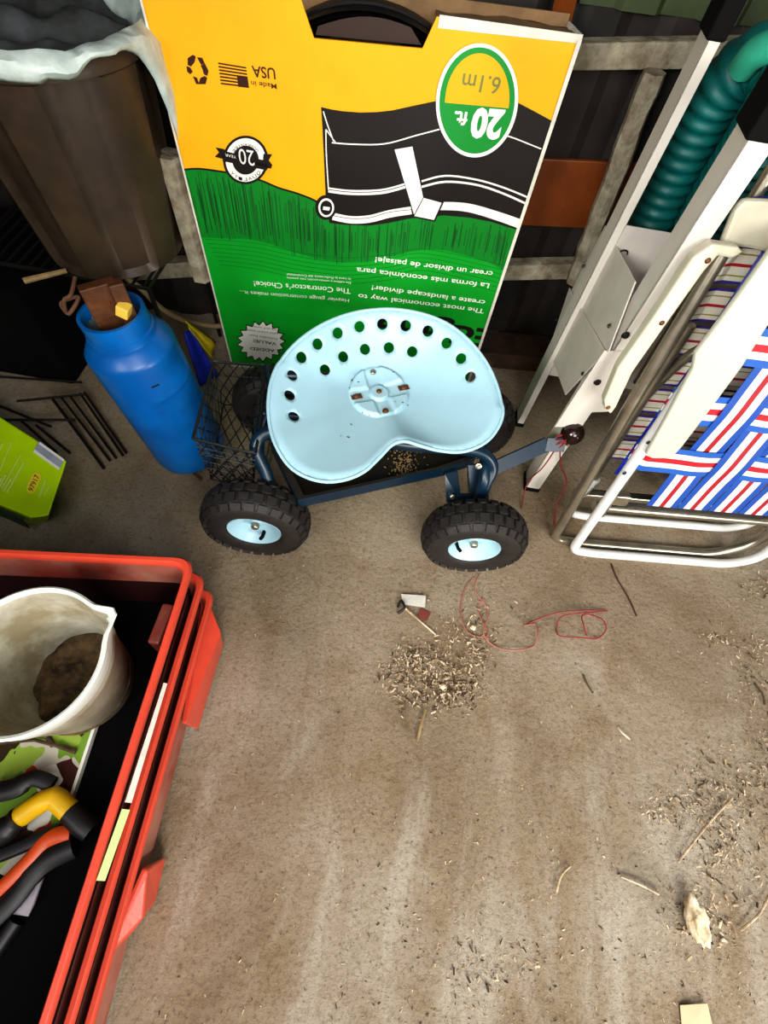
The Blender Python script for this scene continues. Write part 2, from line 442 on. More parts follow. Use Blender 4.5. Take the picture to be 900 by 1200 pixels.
printed('green_field', [(gtop + [(640, 268), (640, 460), (240, 460), (205, 199)], 1)], M['green'])
printed('dark_green_hill', [(gtop + [(640, 268), (604, 322)] + gmid[::-1] + [(205, 268), (205, 199)], 1.6)], M['dgreen'])
st = []
def lerp_poly(P, x):
    for (x0, y0), (x1, y1) in zip(P, P[1:]):
        if x0 <= x <= x1: return y0 + (y1 - y0) * (x - x0) / (x1 - x0)
    return P[0][1] if x < P[0][0] else P[-1][1]
for i in range(210):
    x = 218 + 385 * random.random(); y0 = lerp_poly(gtop, x) + 1; y1 = lerp_poly(gmid, x + (8 if x < 400 else -6)) + 3
    a = y0 + (y1 - y0) * random.random() * .4; c = y1 - (y1 - y0) * random.random() * .35
    sl = (400 - x) / 800
    if c - a > 6: st.append(([(x, a), (x + .9, a), (x + .7 + sl * (c - a) + random.uniform(-.6, .6), c), (x - .1 + sl * (c - a), c)], 2))
for i in range(7):
    yy = 286 + i * 5
    st.append((ribbon2([(240 + i * 3, yy - 6), (300, yy - 1), (352, yy + 10), (405, yy + 16), (455, yy + 12), (500, yy + 6), (596 - i * 2, yy + 26)], .5), 1.8))
printed('green_pen_strokes', st, M['stroke'])
printed('green_outline', [(ribbon2(gtop[:9], 2.2), 2.2)], M['ink'])
banner = [(376.4, 125), (389, 128), (402, 130), (422, 131.5), (442, 131), (460, 129), (478, 125), (511, 118), (540, 112), (575, 113), (607, 120), (626, 130), (650, 143), (640, 200), (618, 271), (606, 269), (575, 259.5), (549, 254.5), (520, 252), (509, 253), (495, 254), (478, 256), (455, 261), (433, 264), (405, 263), (386, 261), (382, 236), (380, 190), (378, 150)]
printed('black_edging_drawing', [(banner, 3)], M['ink'])
printed('white_edging_lines', [
    (ribbon2([(389, 166.7), (415.6, 168.6), (451, 168), (486.7, 158.5), (515, 151)], 1.6), 3.6),
    (ribbon2([(586, 156), (604, 162), (634, 174)], 1.6), 3.6),
    (ribbon2([(379, 130), (384, 146), (391, 165)], 1.4), 3.6), (ribbon2([(382, 151), (387, 158), (393, 166)], 1.2), 3.6),
    (ribbon2([(382, 151), (382.5, 180), (385, 222)], 1.3), 3.6),
    (ribbon2([(385, 222), (411, 225), (447, 224), (475, 217)], 6.0), 3.6),
    (ribbon2([(494, 212), (522, 205.5), (558, 210), (589, 219), (619, 231)], 2.2), 3.6),
    (ribbon2([(494, 218.5), (522, 212.5), (558, 216), (589, 226), (616, 238)], 2.6), 3.6),
    (ribbon2([(390, 253), (411, 257), (433, 256), (457, 250), (482, 246)], (8.5, 9)), 3.6),
    (ribbon2([(500, 243), (518.7, 241), (549, 243), (584, 253), (612, 263)], (9, 11)), 3.6),
], M['pwhite'])
printed('black_inner_lines', [(ribbon2([(385, 221.5), (411, 224.5), (447, 223.5), (475, 216.5)], .9), 4.2),
    (ribbon2([(390, 252), (411, 255.5), (433, 254.5), (457, 248), (484, 245)], .7), 4.2)], M['ink'])
def ell(cx, cy, rx, ry, rot=0., n=40):
    return [(cx + rx * math.cos(a) * math.cos(rot) - ry * math.sin(a) * math.sin(rot), cy + rx * math.cos(a) * math.sin(rot) + ry * math.sin(a) * math.cos(rot)) for a in [2 * PI * i / n for i in range(n)]]
printed('roll_end_black', [(ell(382, 242.5, 12.5, 14.5), 4.2), (ell(382.5, 242.8, 7, 8.6), 5.4), ], M['ink'])
printed('roll_end_white', [(ell(382.4, 242.7, 9.2, 11), 4.8), ([(379, 241), (387, 242), (386, 246), (378.5, 245)], 6)], M['pwhite'])
br1 = [(462.4, 174.5), (483.2, 171), (496, 231), (485.8, 252.5)]; br2 = [(495.6, 230), (518.7, 236.4), (509, 258), (484.5, 253)]
gro = lambda P, k: [(sum(p[0] for p in P) / len(P) + (x - sum(p[0] for p in P) / len(P)) * k, sum(p[1] for p in P) / len(P) + (y - sum(p[1] for p in P) / len(P)) * k) for x, y in P]
printed('bracket_outline', [(gro(br1, 1.07), 4.6), (gro(br2, 1.1), 4.6)], M['ink'])
printed('bracket_white', [(br1, 5.2), (gro(br2, .93), 5.4)], M['pwhite'])
printed('bracket_fold_line', [(ribbon2([(484.5, 253), (496, 231)], 1.0), 6.2), (ribbon2([(495.6, 230), (518.7, 236.4), (509, 258), (484.5, 253)], .8, 1), 6.2)], M['ink'])
# size oval
orot = .09
printed('oval_white_ring', [(ell(559, 116.8, 48, 67, orot, 60), 6)], M['pwhite'])
printed('oval_green_ring', [(ell(559, 116.8, 44, 62.5, orot, 60), 6.6)], M['og'])
E0 = ell(559, 116.8, 37.5, 55.5, orot, 60)
printed('oval_yellow_half', [([p for p in E0 if p[1] < 124 + (p[0] - 559) * .09], 7.2)], M['yellow'])
E1 = ell(559, 116.8, 39, 56.5, orot, 60)
# flag and recycling mark
def fl(u, v): # flag quad bilinear: u right, v down
    A, B_, Cc, D = (255.5, 73), (288.5, 78.5), (292, 103), (259, 99)
    return ((A[0] * (1 - u) + B_[0] * u) * (1 - v) + (D[0] * (1 - u) + Cc[0] * u) * v, (A[1] * (1 - u) + B_[1] * u) * (1 - v) + (D[1] * (1 - u) + Cc[1] * u) * v)
it = []
for k in range(7):
    v0 = k / 6.6; it.append(([fl(0, v0), fl(1, v0), fl(1, v0 + .075), fl(0, v0 + .075)], 1))
it.append(([fl(.62, .52), fl(1, .52), fl(1, 1), fl(.62, 1)], 1.6))
for P in ([(220, 68), (226, 64), (229.5, 66), (228, 73), (224, 78), (220, 76)], [(218.5, 77), (223, 79), (226, 84), (223, 87), (219.5, 84)],
          [(231, 67), (237, 67.5), (240, 74), (236, 76), (234, 73)], [(240, 74), (244.5, 83), (243, 89), (239, 87), (237, 80), (235, 77)],
          [(226, 89), (231, 91), (233, 97), (235, 91), (240, 89), (243, 91), (241, 98.5), (230, 98.5)]):
    it.append((P, 1))
printed('flag_and_recycling_mark', it, M['inkb'])
# guarantee badge
printed('badge_black_disc', [(ell(288, 187, 26.5, 28.5), 3), (ell(288, 187, 15.5, 17), 4.6)], M['ink'])
printed('badge_white_ring', [(ell(288, 187, 23.5, 25.6), 3.8)], M['pwhite'])
printed('badge_ribbon', [([(253, 172), (263, 174), (262, 183), (318, 197), (319, 192.5), (314, 186), (319.5, 180), (309, 180), (309, 187), (262, 176)], 5.2),
    ([(262, 180), (314, 192), (313, 199), (261, 188)], 5.2), ([(253, 172), (264, 175), (263, 186), (252, 183), (257, 178)], 5), ([(309, 179.5), (319, 180.5), (315, 187), (319.5, 193), (314, 197), (308, 192)], 5)], M['ink'])
# starburst
cx, cy = 306, 399.5; sb = []; sw = []
for i in range(34):
    a = 2 * PI * i / 34; k = 1 if i % 2 == 0 else .8
    sb.append((cx + 29.5 * k * math.cos(a), cy + 25 * k * math.sin(a))); sw.append((cx + 27.5 * k * math.cos(a), cy + 23.2 * k * math.sin(a)))
printed('starburst_outline', [(sb, 3)], M['ink']); printed('starburst_white', [(sw, 3.6)], M['pwhite'])

def text_on(body, name, s, P0, P1, hpx, m, lv, to3d, bold=0., parent=None):
    """flat lettering from P0 to P1 (plane coords), cap height hpx, mapped by to3d(x, y, lv)"""
    cu = bpy.data.curves.new('t', 'FONT'); cu.body = s; cu.size = 1; cu.resolution_u = 3; cu.offset = bold
    o = bpy.data.objects.new('t', cu); C.objects.link(o)
    dg = bpy.context.evaluated_depsgraph_get(); me = bpy.data.meshes.new_from_object(o.evaluated_get(dg))
    vs = [v.co.copy() for v in me.vertices]; fs = [tuple(p.vertices) for p in me.polygons]
    bpy.data.objects.remove(o); bpy.data.curves.remove(cu); bpy.data.meshes.remove(me)
    if not vs: return
    x0 = min(v.x for v in vs); x1 = max(v.x for v in vs)
    P0 = Vector(P0); P1 = Vector(P1); d = P1 - P0; n = Vector((-d.y, d.x)).normalized()
    body.add([to3d(*(P0 + d * ((v.x - x0) / (x1 - x0)) + n * (v.y / .7 * hpx)), lv) for v in vs], fs)
def box_text(items, name, m):
    for s, p0, p1, h, lv, b in items:
        mb = MB(); a = F(*p0); c = F(*p1)
        text_on(mb, name, s, a, c, h, m, lv, lambda x, y, l: W(x, y, .0005 * l), b)
        mb.build(name, m, box)
def arc_text(s, cx, cy, rx, ry, a0, a1, h, m, lv, inward):
    mb = MB(); n = len(s)
    for i, ch in enumerate(s):
        a = math.radians(a0 + (a1 - a0) * (i + .5) / n); da = math.radians((a1 - a0) / n) * .36
        pp_ = [(cx + rx * math.cos(t), cy + ry * math.sin(t)) for t in (a - da, a + da)]
        text_on(mb, 't', ch, F(*pp_[0]), F(*pp_[1]), h, m, lv, lambda x, y, l: W(x, y, .0005 * l), 0)
    mb.build('badge_ring_lettering', m, box)
box_text([
    ('The most economical way to', (568, 362), (420, 344), .0135, 2.4, .012),
    ('create a landscape divider!', (569, 352), (436, 334), .0135, 2.4, .012),
    ('La forma más económica para', (574, 332), (418, 313), .0135, 2.4, .012),
    ('crear un divisor de paisaje!', (578, 318), (440, 301), .0135, 2.4, .012),
    ('Heavier gauge construction makes it...', (409, 350), (281, 340), .011, 2.4, 0),
    ("The Contractor's Choice!", (411, 338), (297, 329), .015, 2.4, .005),
    ('De calibre y construcción más pesado', (411, 330), (336, 324), .006, 2.4, 0),
    ('lo hace la Preferencia del Contratista!', (411, 325.5), (336, 320), .006, 2.4, 0),
    ('20', (592, 130), (555, 127), .043, 7.6, .05), ('ft.', (549, 131), (533, 129.5), .020, 7.6, .03),
    ('20', (297.5, 176), (279, 173), .028, 6, .0), ('YEAR', (277, 182), (264, 179), .005, 6, .0),
], 'white_lettering', M['pwhite'])
arc_text('GUARANTEE', 288, 187, 18.2, 20, 330, 210, .0065, M['ink'], 4.4, False)
arc_text('QUALITY', 288, 187, 22.6, 24.6, 35, 145, -.0065, M['ink'], 4.4, True)
box_text([('6.1m', (588, 90), (543, 85), .024, 8, .01)], 'grey_size_lettering', M['grey'])
box_text([('USA', (322, 80), (294.5, 77), .0155, 1, .015), ('Made in', (324, 98.5), (294, 94.5), .0075, 1, .01)], 'brown_origin_lettering', M['inkb'])
box_text([('ADDED', (322, 409), (293, 406), .0105, 4.2, .015), ('VALUE!', (324, 401), (297, 397), .0105, 4.2, .015),
    ('Includes four', (325, 396), (291, 391), .006, 4.2, 0), ('nylon anchor stakes', (326, 390), (288, 385), .006, 4.2, 0), ('and one 6" connector', (324, 385), (292, 380.5), .006, 4.2, 0),
    ('Edging', (584, 388), (440, 368), .06, 2.4, .03)], 'black_lettering', M['ink'])
# the coil of edging inside
coil = MB(); cc = W((n1[0] + n2_[0]) / 2, BH - .27, -BT / 2)
for k in range(5):
    r = .262 - k * .007
    coil.tube([cc + bu * math.cos(a) * r + bz * math.sin(a) * r for a in [2 * PI * i / 64 for i in range(64)]], .003, 4, True)
    coil.add([cc + bu * math.cos(a) * r + bz * math.sin(a) * r + bk * w for w in (-.035, .035) for a in [2 * PI * i / 64 for i in range(64)]], [(i, (i + 1) % 64, 64 + (i + 1) % 64, 64 + i) for i in range(64)])
tag(coil.build('edging_coil', M['poly'], smooth=True, loc=cc), 'coil of black plastic lawn edging showing in the hand hole of the yellow box', 'garden edging')

# ================================================================== ROLLING GARDEN SEAT
HL = atz(297, 626, .12); HR = atz(556, 647.5, .12)
ca = (HR - HL).normalized(); ca.z = 0; ca.normalize(); cb = Vector((-ca.y, ca.x, 0)); cz = Vector((0, 0, 1))
CO = (HL + HR) / 2 + cb * .23; CO.z = 0
cart = empty('rolling_garden_seat', CO, 'rolling garden work seat with pale blue tractor seat on four black knobbly tyres', 'garden seat')
def L(a, b, z): # cart coords: a along near hubs (0 at left hub), b away from viewer
    p = HL + ca * a + cb * b; return Vector((p.x, p.y, z))
WB = (HR - HL).length
R0 = .1205
def wheel(c, face):
    """c centre of the wheel, face = direction of visible hub side"""
    prof = []
    for i in range(28):
        t = 2 * PI * i / 28
        x = math.cos(t); y = math.sin(t)
        sx = abs(x) ** .75 * (1 if x > 0 else -1); sy = abs(y) ** .8 * (1 if y > 0 else -1)
        prof.append((.083 + .032 * sx, .039 * sy))
    mb = MB().lathe(prof, c, face, 64, closed=True)
    # tread lugs
    u = face.orthogonal().normalized(); w = face.cross(u); n = 26
    for i in range(n):
        for row, (off, wd, lg, rr, ph) in enumerate(((-.0305, .012, .019, .1065, .5), (-.0115, .0145, .020, .1145, 0), (.0115, .0145, .020, .1145, .5), (.0305, .012, .019, .1065, 0))):
            a = 2 * PI * (i + ph) / n
            d = u * math.cos(a) + w * math.sin(a); t = face.cross(d)
            tilt = (.75 if abs(off) > .02 else 0.2) * (1 if off > 0 else -1)
            dd = (d + face * tilt * .8).normalized(); ff = (face - d * tilt * .8); ff = (ff - dd * ff.dot(dd)).normalized()
            Rm = Matrix((dd, ff, t)).transposed()
            mb.box(c + d * rr + face * off, (.010, wd * 1.25, lg), Rm)
    tr = mb.build('wheel', M['tire'], cart, True, bevel=0)
    rim = MB()
    rim.lathe([(.0, .012), (.012, .012), (.014, .006), (.026, .003), (.036, .008), (.046, .018), (.0545, .028), (.0585, .032), (.0595, .030), (.059, .022), (.058, .0), (.058, -.03)], c, face, 48)
    o = rim.build('wheel_rim', M['seat'], tr, True)
    MB().lathe([(0, .024), (.007, .024), (.0095, .021), (.0095, .01)], c, face, 12).build('axle_bolt', M['bolt'], tr, True)
    d = (u * math.cos(2.1) + w * math.sin(2.1)).normalized()
    d = Vector((.25 if c.x > 0 else .35, 0, -.9)); d = (d - face * d.dot(face)).normalized()
    if c.x > 0: d = (Vector((-.75, 0, -.2)) - face * Vector((-.75, 0, -.2)).dot(face)).normalized()
    MB().tube([c + d * .040 + face * .010, c + d * .036 + face * .026, c + d * .030 + face * .034], .0042, 8).build('valve_stem', M['cap'], tr, True)
    return o
for a_ in (0, WB):
    wheel(L(a_, .038, R0 - .001), -cb)
    wheel(L(a_, .375, R0 - .001), cb)
    MB().tube([L(a_, .05, R0), L(a_, .37, R0)], .009, 10).build('axle', M['bolt'], cart, True)
# tube frame, near side
def Z(px, py, z): return atz(px, py, z)
near = [Z(318, 578, .185), Z(311, 552, .225), Z(300, 522, .268), Z(322, 505, .29), Z(400, 508, .295), Z(475, 521, .29), Z(540, 526, .285), Z(567, 532, .275), Z(577, 548, .245), Z(570, 566, .215), Z(563, 584, .18)]
MB().tube(spline(near, 8), .0135, 14).build('frame_tube', M['frame'], cart, True)
far = [L(.02, .345, .13), L(0, .335, .24), L(.04, .32, .285), L(.24, .32, .29), L(.45, .32, .285), L(.48, .335, .24), L(.47, .345, .13)]
MB().tube(spline(far, 8), .0135, 14).build('frame_tube', M['frame'], cart, True)
# cross pieces over the axles
for a_, z in ((.0, .245), (WB, .245)):
    MB().tube(rounded([L(a_ + (.03 if a_ == 0 else -.0), .11, .14), L(a_, .12, z), L(a_, .31, z), L(a_ + (.03 if a_ == 0 else -.0), .325, .13)], .05), .0125, 12).build('axle_arch', M['frame'], cart, True)
# brackets over the near right wheel
mb = MB()
p0, p1, p2, p3 = Z(521, 556, .20), Z(536, 552, .20), Z(541, 590, .15), Z(523, 589, .15)
def slab(P, th, d): 
    d = Vector(d).normalized() * th; return [P[0], P[1], P[1] + d, P[0] + d, P[3], P[2], P[2] + d, P[3] + d]
mb.hexa(slab([p0, p1, p2, p3], .005, cb))
q0, q1, q2, q3 = Z(548, 545, .225), Z(572, 545, .225), Z(573, 592, .15), Z(552, 592, .15)
mb.hexa(slab([q0, q1, q2, q3], .005, cb))
mb.hexa(slab([Z(536, 580, .165), Z(552, 580, .165), Z(552, 589, .15), Z(536, 590, .15)], .005, cb))
mb.build('axle_bracket', M['frame'], cart, bevel=.001)
for p, z, r in (((565, 583), .178, .0125), ((530, 581), .165, .006), ((560, 545), .25, .007), ((330, 482), .31, .005)):
    c = Z(*p, z); dd = (EYE - c).normalized(); dd = Vector((-cb.x * .8, -cb.y * .8, .5)).normalized()
    MB().lathe([(0, .008), (r * .5, .008), (r * .55, .005), (r, .004), (r, -.004)], c + dd * .004, dd, 12).build('bolt', M['bolt'], cart, True)
# tool pan
PA, PB, PC, PD = Z(318, 522, .2), Z(350, 588, .2), Z(519, 551, .2), Z(556, 538, .2)
PE, PF_ = L(.44, .33, .2), L(.03, .33, .2)
rimv = [PA, PB, PC, PD, PE, PF_]
cen = sum(rimv, Vector()) / 6
ins = [cen + (p - cen) * .93 for p in rimv]
def ring_mesh(name, levels, m, cap=True, **kw):
    mb = MB(); n = len(levels[0]); v = []; f = []
    for lv in levels: v += lv
    for k in range(len(levels) - 1):
        for i in range(n): j = (i + 1) % n; f.append((k * n + i, k * n + j, (k + 1) * n + j, (k + 1) * n + i))
    if cap: f.append(tuple((len(levels) - 1) * n + i for i in range(n)))
    mb.add(v, f); return mb.build(name, m, **kw)
dn = lambda P, z: [Vector((p.x, p.y, z)) for p in P]
pan_o = ring_mesh('tool_pan', [dn(rimv, .182), dn(rimv, .208), dn(ins, .208), dn(ins, .170)], M['pan'], parent=cart, solid=.0015)
mb = MB()
for a, b_ in ((PA, PB), (PB, PC), (PC, PD)):
    o_ = (a - cen).normalized() * .002
    mb.hexa([Vector((a.x, a.y, .176)) + o_, Vector((b_.x, b_.y, .176)) + o_, Vector((b_.x, b_.y, .176)), Vector((a.x, a.y, .176)), Vector((a.x, a.y, .209)) + o_, Vector((b_.x, b_.y, .209)) + o_, Vector((b_.x, b_.y, .209)), Vector((a.x, a.y, .209))])
mb.build('pan_lip', M['frame'], pan_o, bevel=.001)
mb = MB()
for i in range(260):
    t = random.random(); p = Z(462 + random.gauss(12, 9), 505 + 52 * t, .176)
    s = random.uniform(.001, .0028); mb.box(p, (s * 2, s, s * .6), Matrix.Rotation(random.random() * 3, 3, 'Z'))
tag(mb.build('pan_dirt', M['stick'], pan_o), kind='stuff')
# seat pedestal
c = Z(445, 462, .35)
MB().tube([Vector((c.x, c.y, .17)), Vector((c.x, c.y, .30))], .02, 16).build('seat_post', M['frame'], cart, True)
MB().tube([Vector((c.x, c.y, .29)), Vector((c.x, c.y, .352))], .032, 16).build('seat_swivel', M['poly'], cart, True)
MB().tube([L(-.0, .235, .25), L(WB, .235, .25)], .013, 12).build('centre_beam', M['frame'], cart, True)
# the pressed tractor seat: outline read as (pixel, height)
so = [(493, 519.5, .382), (513.6, 525, .375), (541, 527, .375), (565, 519, .38), (580.7, 505, .388), (590.4, 482.5, .40), (586, 453, .41), (574, 424, .425), (555, 398, .44), (531, 377.5, .45),
      (503, 364.5, .457), (472, 357.8, .46), (444.7, 357, .46), (413.7, 361.4, .457), (382.7, 372.4, .45), (355, 389.6, .44), (332.7, 412, .425), (319, 437.8, .415), (313.8, 467, .405), (315.5, 494.6, .395),
      (322.4, 518.7, .39), (338, 543, .38), (358.6, 556.5, .375), (382.7, 562, .372), (406.8, 559, .37), (427.5, 549.7, .372), (444.7, 534, .378), (460, 518.7, .385), (475, 514.5, .388)]
SO = [atz(x, y, z) for x, y, z in so]
SO = spline(SO, 4, True)
SC = atz(446, 461, .352)
def rim_at(ang):
    return None
angs = [math.atan2(p.y - SC.y, p.x - SC.x) for p in SO]
rads = [math.hypot(p.x - SC.x, p.y - SC.y) for p in SO]
order = sorted(range(len(SO)), key=lambda i: angs[i])
def rim_lookup(a):
    best = None
    n = len(order)
    for k in range(n):
        i, j = order[k], order[(k + 1) % n]
        a0, a1 = angs[i], angs[j]
        if k == n - 1: a1 += 2 * PI
        aa = a if a >= a0 or k < n - 1 else a + 2 * PI
        if a0 <= aa <= a1 and a1 > a0:
            t = (aa - a0) / (a1 - a0)
            return rads[i] * (1 - t) + rads[j] * t, SO[i].z * (1 - t) + SO[j].z * t
    return rads[order[0]], SO[order[0]].z
# mount embossing axes through the bolt positions
bolts_px = [(436.7, 440.3), (472.8, 455.4), (451.6, 483), (417.8, 465.3)]
MZ = .357
bolts = [atz(x, y, MZ) for x, y in bolts_px]; mc = atz(444, 461, MZ)
e1 = (bolts[1] - bolts[3]); e1.z = 0; e1.normalize(); e2 = Vector((-e1.y, e1.x, 0))
ER = .062
def sstep(a, b, x):
    t = min(max((x - a) / (b - a), 0), 1); return t * t * (3 - 2 * t)
def seat_z(x, y):
    dx, dy = x - SC.x, y - SC.y; r = math.hypot(dx, dy); R, zr = rim_lookup(math.atan2(dy, dx))
    t = min(r / max(R, 1e-6), 1)
    z = SC.z + (zr - SC.z) * (t ** 2.1)
    z -= .010 * sstep(.93, 1.0, t) * (1 if dy > -.02 else .6)      # rolled down edge
    # embossed mount
    px, py = x - mc.x, y - mc.y; rr = math.hypot(px, py)
    q1 = px * e1.x + py * e1.y; q2 = px * e2.x + py * e2.y
    disc = 1 - sstep(ER - .006, ER, rr)
    inner = 1 - sstep(.017, .021, rr)
    arm = max(1 - sstep(.014, .019, abs(q1)), 1 - sstep(.014, .019, abs(q2)))
    ringband = sstep(.021, .025, rr)
    e = disc * (.0035 + .0065 * max(inner, 0) + .0055 * (1 - arm) * ringband * (1 - sstep(ER - .012, ER - .004, rr) * .0))
    # recessed bolt pads
    return z + e
def seat_hit(x, y):
    lo, hi = .50, .33     # march down the ray until it meets the pan
    prev = atz(x, y, lo)
    for k in range(1, 341):
        p = atz(x, y, lo + (hi - lo) * k / 340)
        if p.z <= seat_z(p.x, p.y) and math.hypot(p.x - SC.x, p.y - SC.y) < rim_lookup(math.atan2(p.y - SC.y, p.x - SC.x))[0]: return p
    return atz(x, y, .40)
holes_px = [(344.4, 487.8), (339.6, 463), (342.7, 440.2), (353.4, 419.5), (372.3, 403.4), (395.8, 391), (421.3, 383.4), (448.1, 380.3), (475.3, 382.4), (501.2, 388.6), (523.2, 402.3), (540.1, 420.2), (551.1, 441.6),
            (381, 433.7), (402.3, 418.5), (427.8, 409.9), (455.7, 407.9), (482.9, 412.7)]
holes = []
for x, y in holes_px:
    holes.append(seat_hit(x, y))
hole_fr = []
V = [Vector((p.x, p.y)) for p in SO]; edges = []; n = len(V)
faces_in = [list(range(n))]
edges += [(i, (i + 1) % n) for i in range(n)]
for h in holes:
    s = len(V); k = 24; hr = .0106; e_ = .002
    g = Vector(((seat_z(h.x + e_, h.y) - seat_z(h.x - e_, h.y)) / (2 * e_), (seat_z(h.x, h.y + e_) - seat_z(h.x, h.y - e_)) / (2 * e_)))
    gd = g.normalized() if g.length > 1e-6 else Vector((1, 0)); gt = Vector((-gd.y, gd.x)); sq = 1 / math.sqrt(1 + g.length ** 2)
    hole_fr.append((Vector((h.x, h.y)), gd, gt, sq, hr))
    V += [Vector((h.x, h.y)) + gd * (hr * sq * math.cos(2 * PI * i / k)) + gt * (hr * math.sin(2 * PI * i / k)) for i in range(k)]
    edges += [(s + i, s + (i + 1) % k) for i in range(k)]
def inside(x, y):
    r, _ = rim_lookup(math.atan2(y - SC.y, x - SC.x)); return math.hypot(x - SC.x, y - SC.y) < r - .004
xs = [p.x for p in SO]; ys = [p.y for p in SO]
st_ = .0065; y = min(ys); row = 0
while y < max(ys):
    x = min(xs) + (row % 2) * st_ / 2
    while x < max(xs):
        if inside(x, y) and math.hypot(x - mc.x, y - mc.y) > ER + .004 and all(math.hypot((Vector((x, y)) - hc).dot(gd) / sq, (Vector((x, y)) - hc).dot(gt)) > hr * 1.25 for hc, gd, gt, sq, hr in hole_fr): V.append(Vector((x, y)))
        x += st_
    y += st_ * .87; row += 1
s2 = .0022; k = int((ER + .003) / s2)
for i in range(-k, k + 1):
    for j in range(-k, k + 1):
        p = mc + e1 * i * s2 + e2 * j * s2
        if (p - mc).length < ER + .003 and inside(p.x, p.y): V.append(Vector((p.x, p.y)))
r_ = delaunay_2d_cdt(V, edges, [], 0, 1e-7)
vo, fo = r_[0], r_[2]
ff = []
for f in fo:
    c2 = sum((vo[i] for i in f), Vector((0, 0))) / len(f)
    if any(math.hypot((c2 - hc).dot(gd) / sq, (c2 - hc).dot(gt)) < hr for hc, gd, gt, sq, hr in hole_fr): continue
    R_, _z = rim_lookup(math.atan2(c2.y - SC.y, c2.x - SC.x))
    if math.hypot(c2.x - SC.x, c2.y - SC.y) > R_ + .0005: continue
    ar = sum(vo[f[i]].x * vo[f[(i + 1) % 3]].y - vo[f[(i + 1) % 3]].x * vo[f[i]].y for i in range(3))
    ff.append(tuple(f) if ar > 0 else tuple(reversed(f)))
seat = mesh('seat', [Vector((p.x, p.y, seat_z(p.x, p.y))) for p in vo], ff, M['seat'], cart, True, solid=.0028)
# rolled bead round the rim of the seat
MB().tube([Vector((p.x, p.y, seat_z(p.x, p.y) - .001)) for p in SO], .0034, 8, True).build('seat_rim_bead', M['seat'], seat, True)
for i, b_ in enumerate(bolts + [mc]):
    z = seat_z(b_.x, b_.y)
    r = .0065 if i < 4 else .0055
    if i in (1, 3):
        MB().box(Vector((b_.x, b_.y, z + .0006)), (.022, .013, .0012), Matrix.Rotation(math.atan2(e1.y, e1.x), 3, 'Z')).build('bolt_slot', M['rust'], seat)
    MB().lathe([(0, .004), (r * .6, .0035), (r, .001), (r, -.002)], Vector((b_.x, b_.y, z + .001)), (0, 0, 1), 10).build('seat_bolt', M['rust'] if i != 0 else M['bolt'], seat, True)
# small paint chips on the seat
mb = MB()
for x, y, w, h_ in ((411, 497, 2, .8), (408, 512.5, 5, 1.5), (412, 498, 2, 1), (399.5, 511, 1.5, 1), (425, 484, 3, 1.5), (420, 448, 3, 1.5), (413, 446, 4, 3), (461, 436, 3, 1.4), (472, 472, 3, 1.5), (478, 475, 2.2, 1.5), (433, 487, 2.5, 1.2), (410, 455, 4, 1.2), (463, 471, 1.5, 1.5)):
    p = seat_hit(x, y); p.z = seat_z(p.x, p.y) + .0004
    MB().box(p, (w * .00115, h_ * .0013, .0006), Matrix.Rotation(random.uniform(-.5, .5), 3, 'Z')).build('paint_chip', M['inkb'], seat)
# steering arm with ball knob
a0, a1, a2 = Z(583, 546, .20), Z(642, 522, .235), Z(660, 519, .245)
bar = []
for p, w in ((Z(580, 548, .20), 0), (Z(640, 521, .238), 0), (Z(662, 521, .245), 0)): bar.append(p)
mb = MB()
for i in range(2):
    p, q = bar[i], bar[i + 1]; d = (q - p).normalized(); s = Vector((-d.y, d.x, 0)).normalized()
    s = (s * .7 + cz * .7).normalized(); u_ = d.cross(s).normalized() * .004
    w = .017 if i == 0 else .016
    mb.hexa([p - s * w - u_, q - s * w - u_, q - s * w + u_, p - s * w + u_, p + s * w - u_, q + s * w - u_, q + s * w + u_, p + s * w + u_])
arm_o = mb.build('steering_arm', M['frame'], cart, bevel=.001)
kc = Z(671, 508, .262)
MB().tube([bar[2], kc], .007, 10).build('knob_stem', M['knob'], arm_o, True)
MB().lathe([(.026 * math.sin(PI * i / 12) + .0001, .026 * math.cos(PI * i / 12)) for i in range(13)], kc, Vector((.3, -.2, .9)), 24).build('ball_knob', M['knob'], arm_o, True)
# wire basket on the left end
T = [Z(226, 514, .285), Z(300, 532, .285), Z(312, 428, .285), Z(250, 424, .285)]
Bq = [Z(247, 562, .115), Z(297, 572, .115), Z(296, 478, .115), Z(262, 474, .115)]
mb = MB(); mb.tube(rounded([T[0], T[1], T[2], T[3], T[0]], .02), .003, 6); mb.tube([T[0], T[1], T[2], T[3], T[0]], .0028, 6)
lo = [T[i].lerp(Bq[i], .28) for i in range(4)]; mb.tube([lo[0], lo[1], lo[2], lo[3], lo[0]], .0016, 5)
mb.tube([Bq[0], Bq[1], Bq[2], Bq[3], Bq[0]], .0022, 5)
bsk = mb.build('wire_basket', M['wire'], cart, True)
mb = MB()
def bil(a, b, c, d, u, v): return a.lerp(b, u).lerp(d.lerp(c, u), v)
def lattice(a, b, c, d, nu, nv, r=.0012):
    """diamond lattice over the quad"""
    for k in range(-nv, nu + 1):
        for sgn in (1, -1):
            pts = []
            for s in range(nv * 2 + 1):
                v = s / (nv * 2); u = (k + v * nv) / nu if sgn == 1 else (k + nv - v * nv) / nu
                if -1e-6 <= u <= 1 + 1e-6: pts.append(bil(a, b, c, d, u, v))
            if len(pts) > 1: mb.tube(pts, r, 4, cap=False)
lattice(T[0], T[1], Bq[1], Bq[0], 4, 3, .0015); lattice(T[1], T[2], Bq[2], Bq[1], 7, 3, .0015)
lattice(T[3], T[0], Bq[0], Bq[3], 7, 3, .0015); lattice(T[3], T[2], Bq[2], Bq[3], 4, 3, .0015)
lattice(Bq[0], Bq[1], Bq[2], Bq[3], 3, 4, .0015)
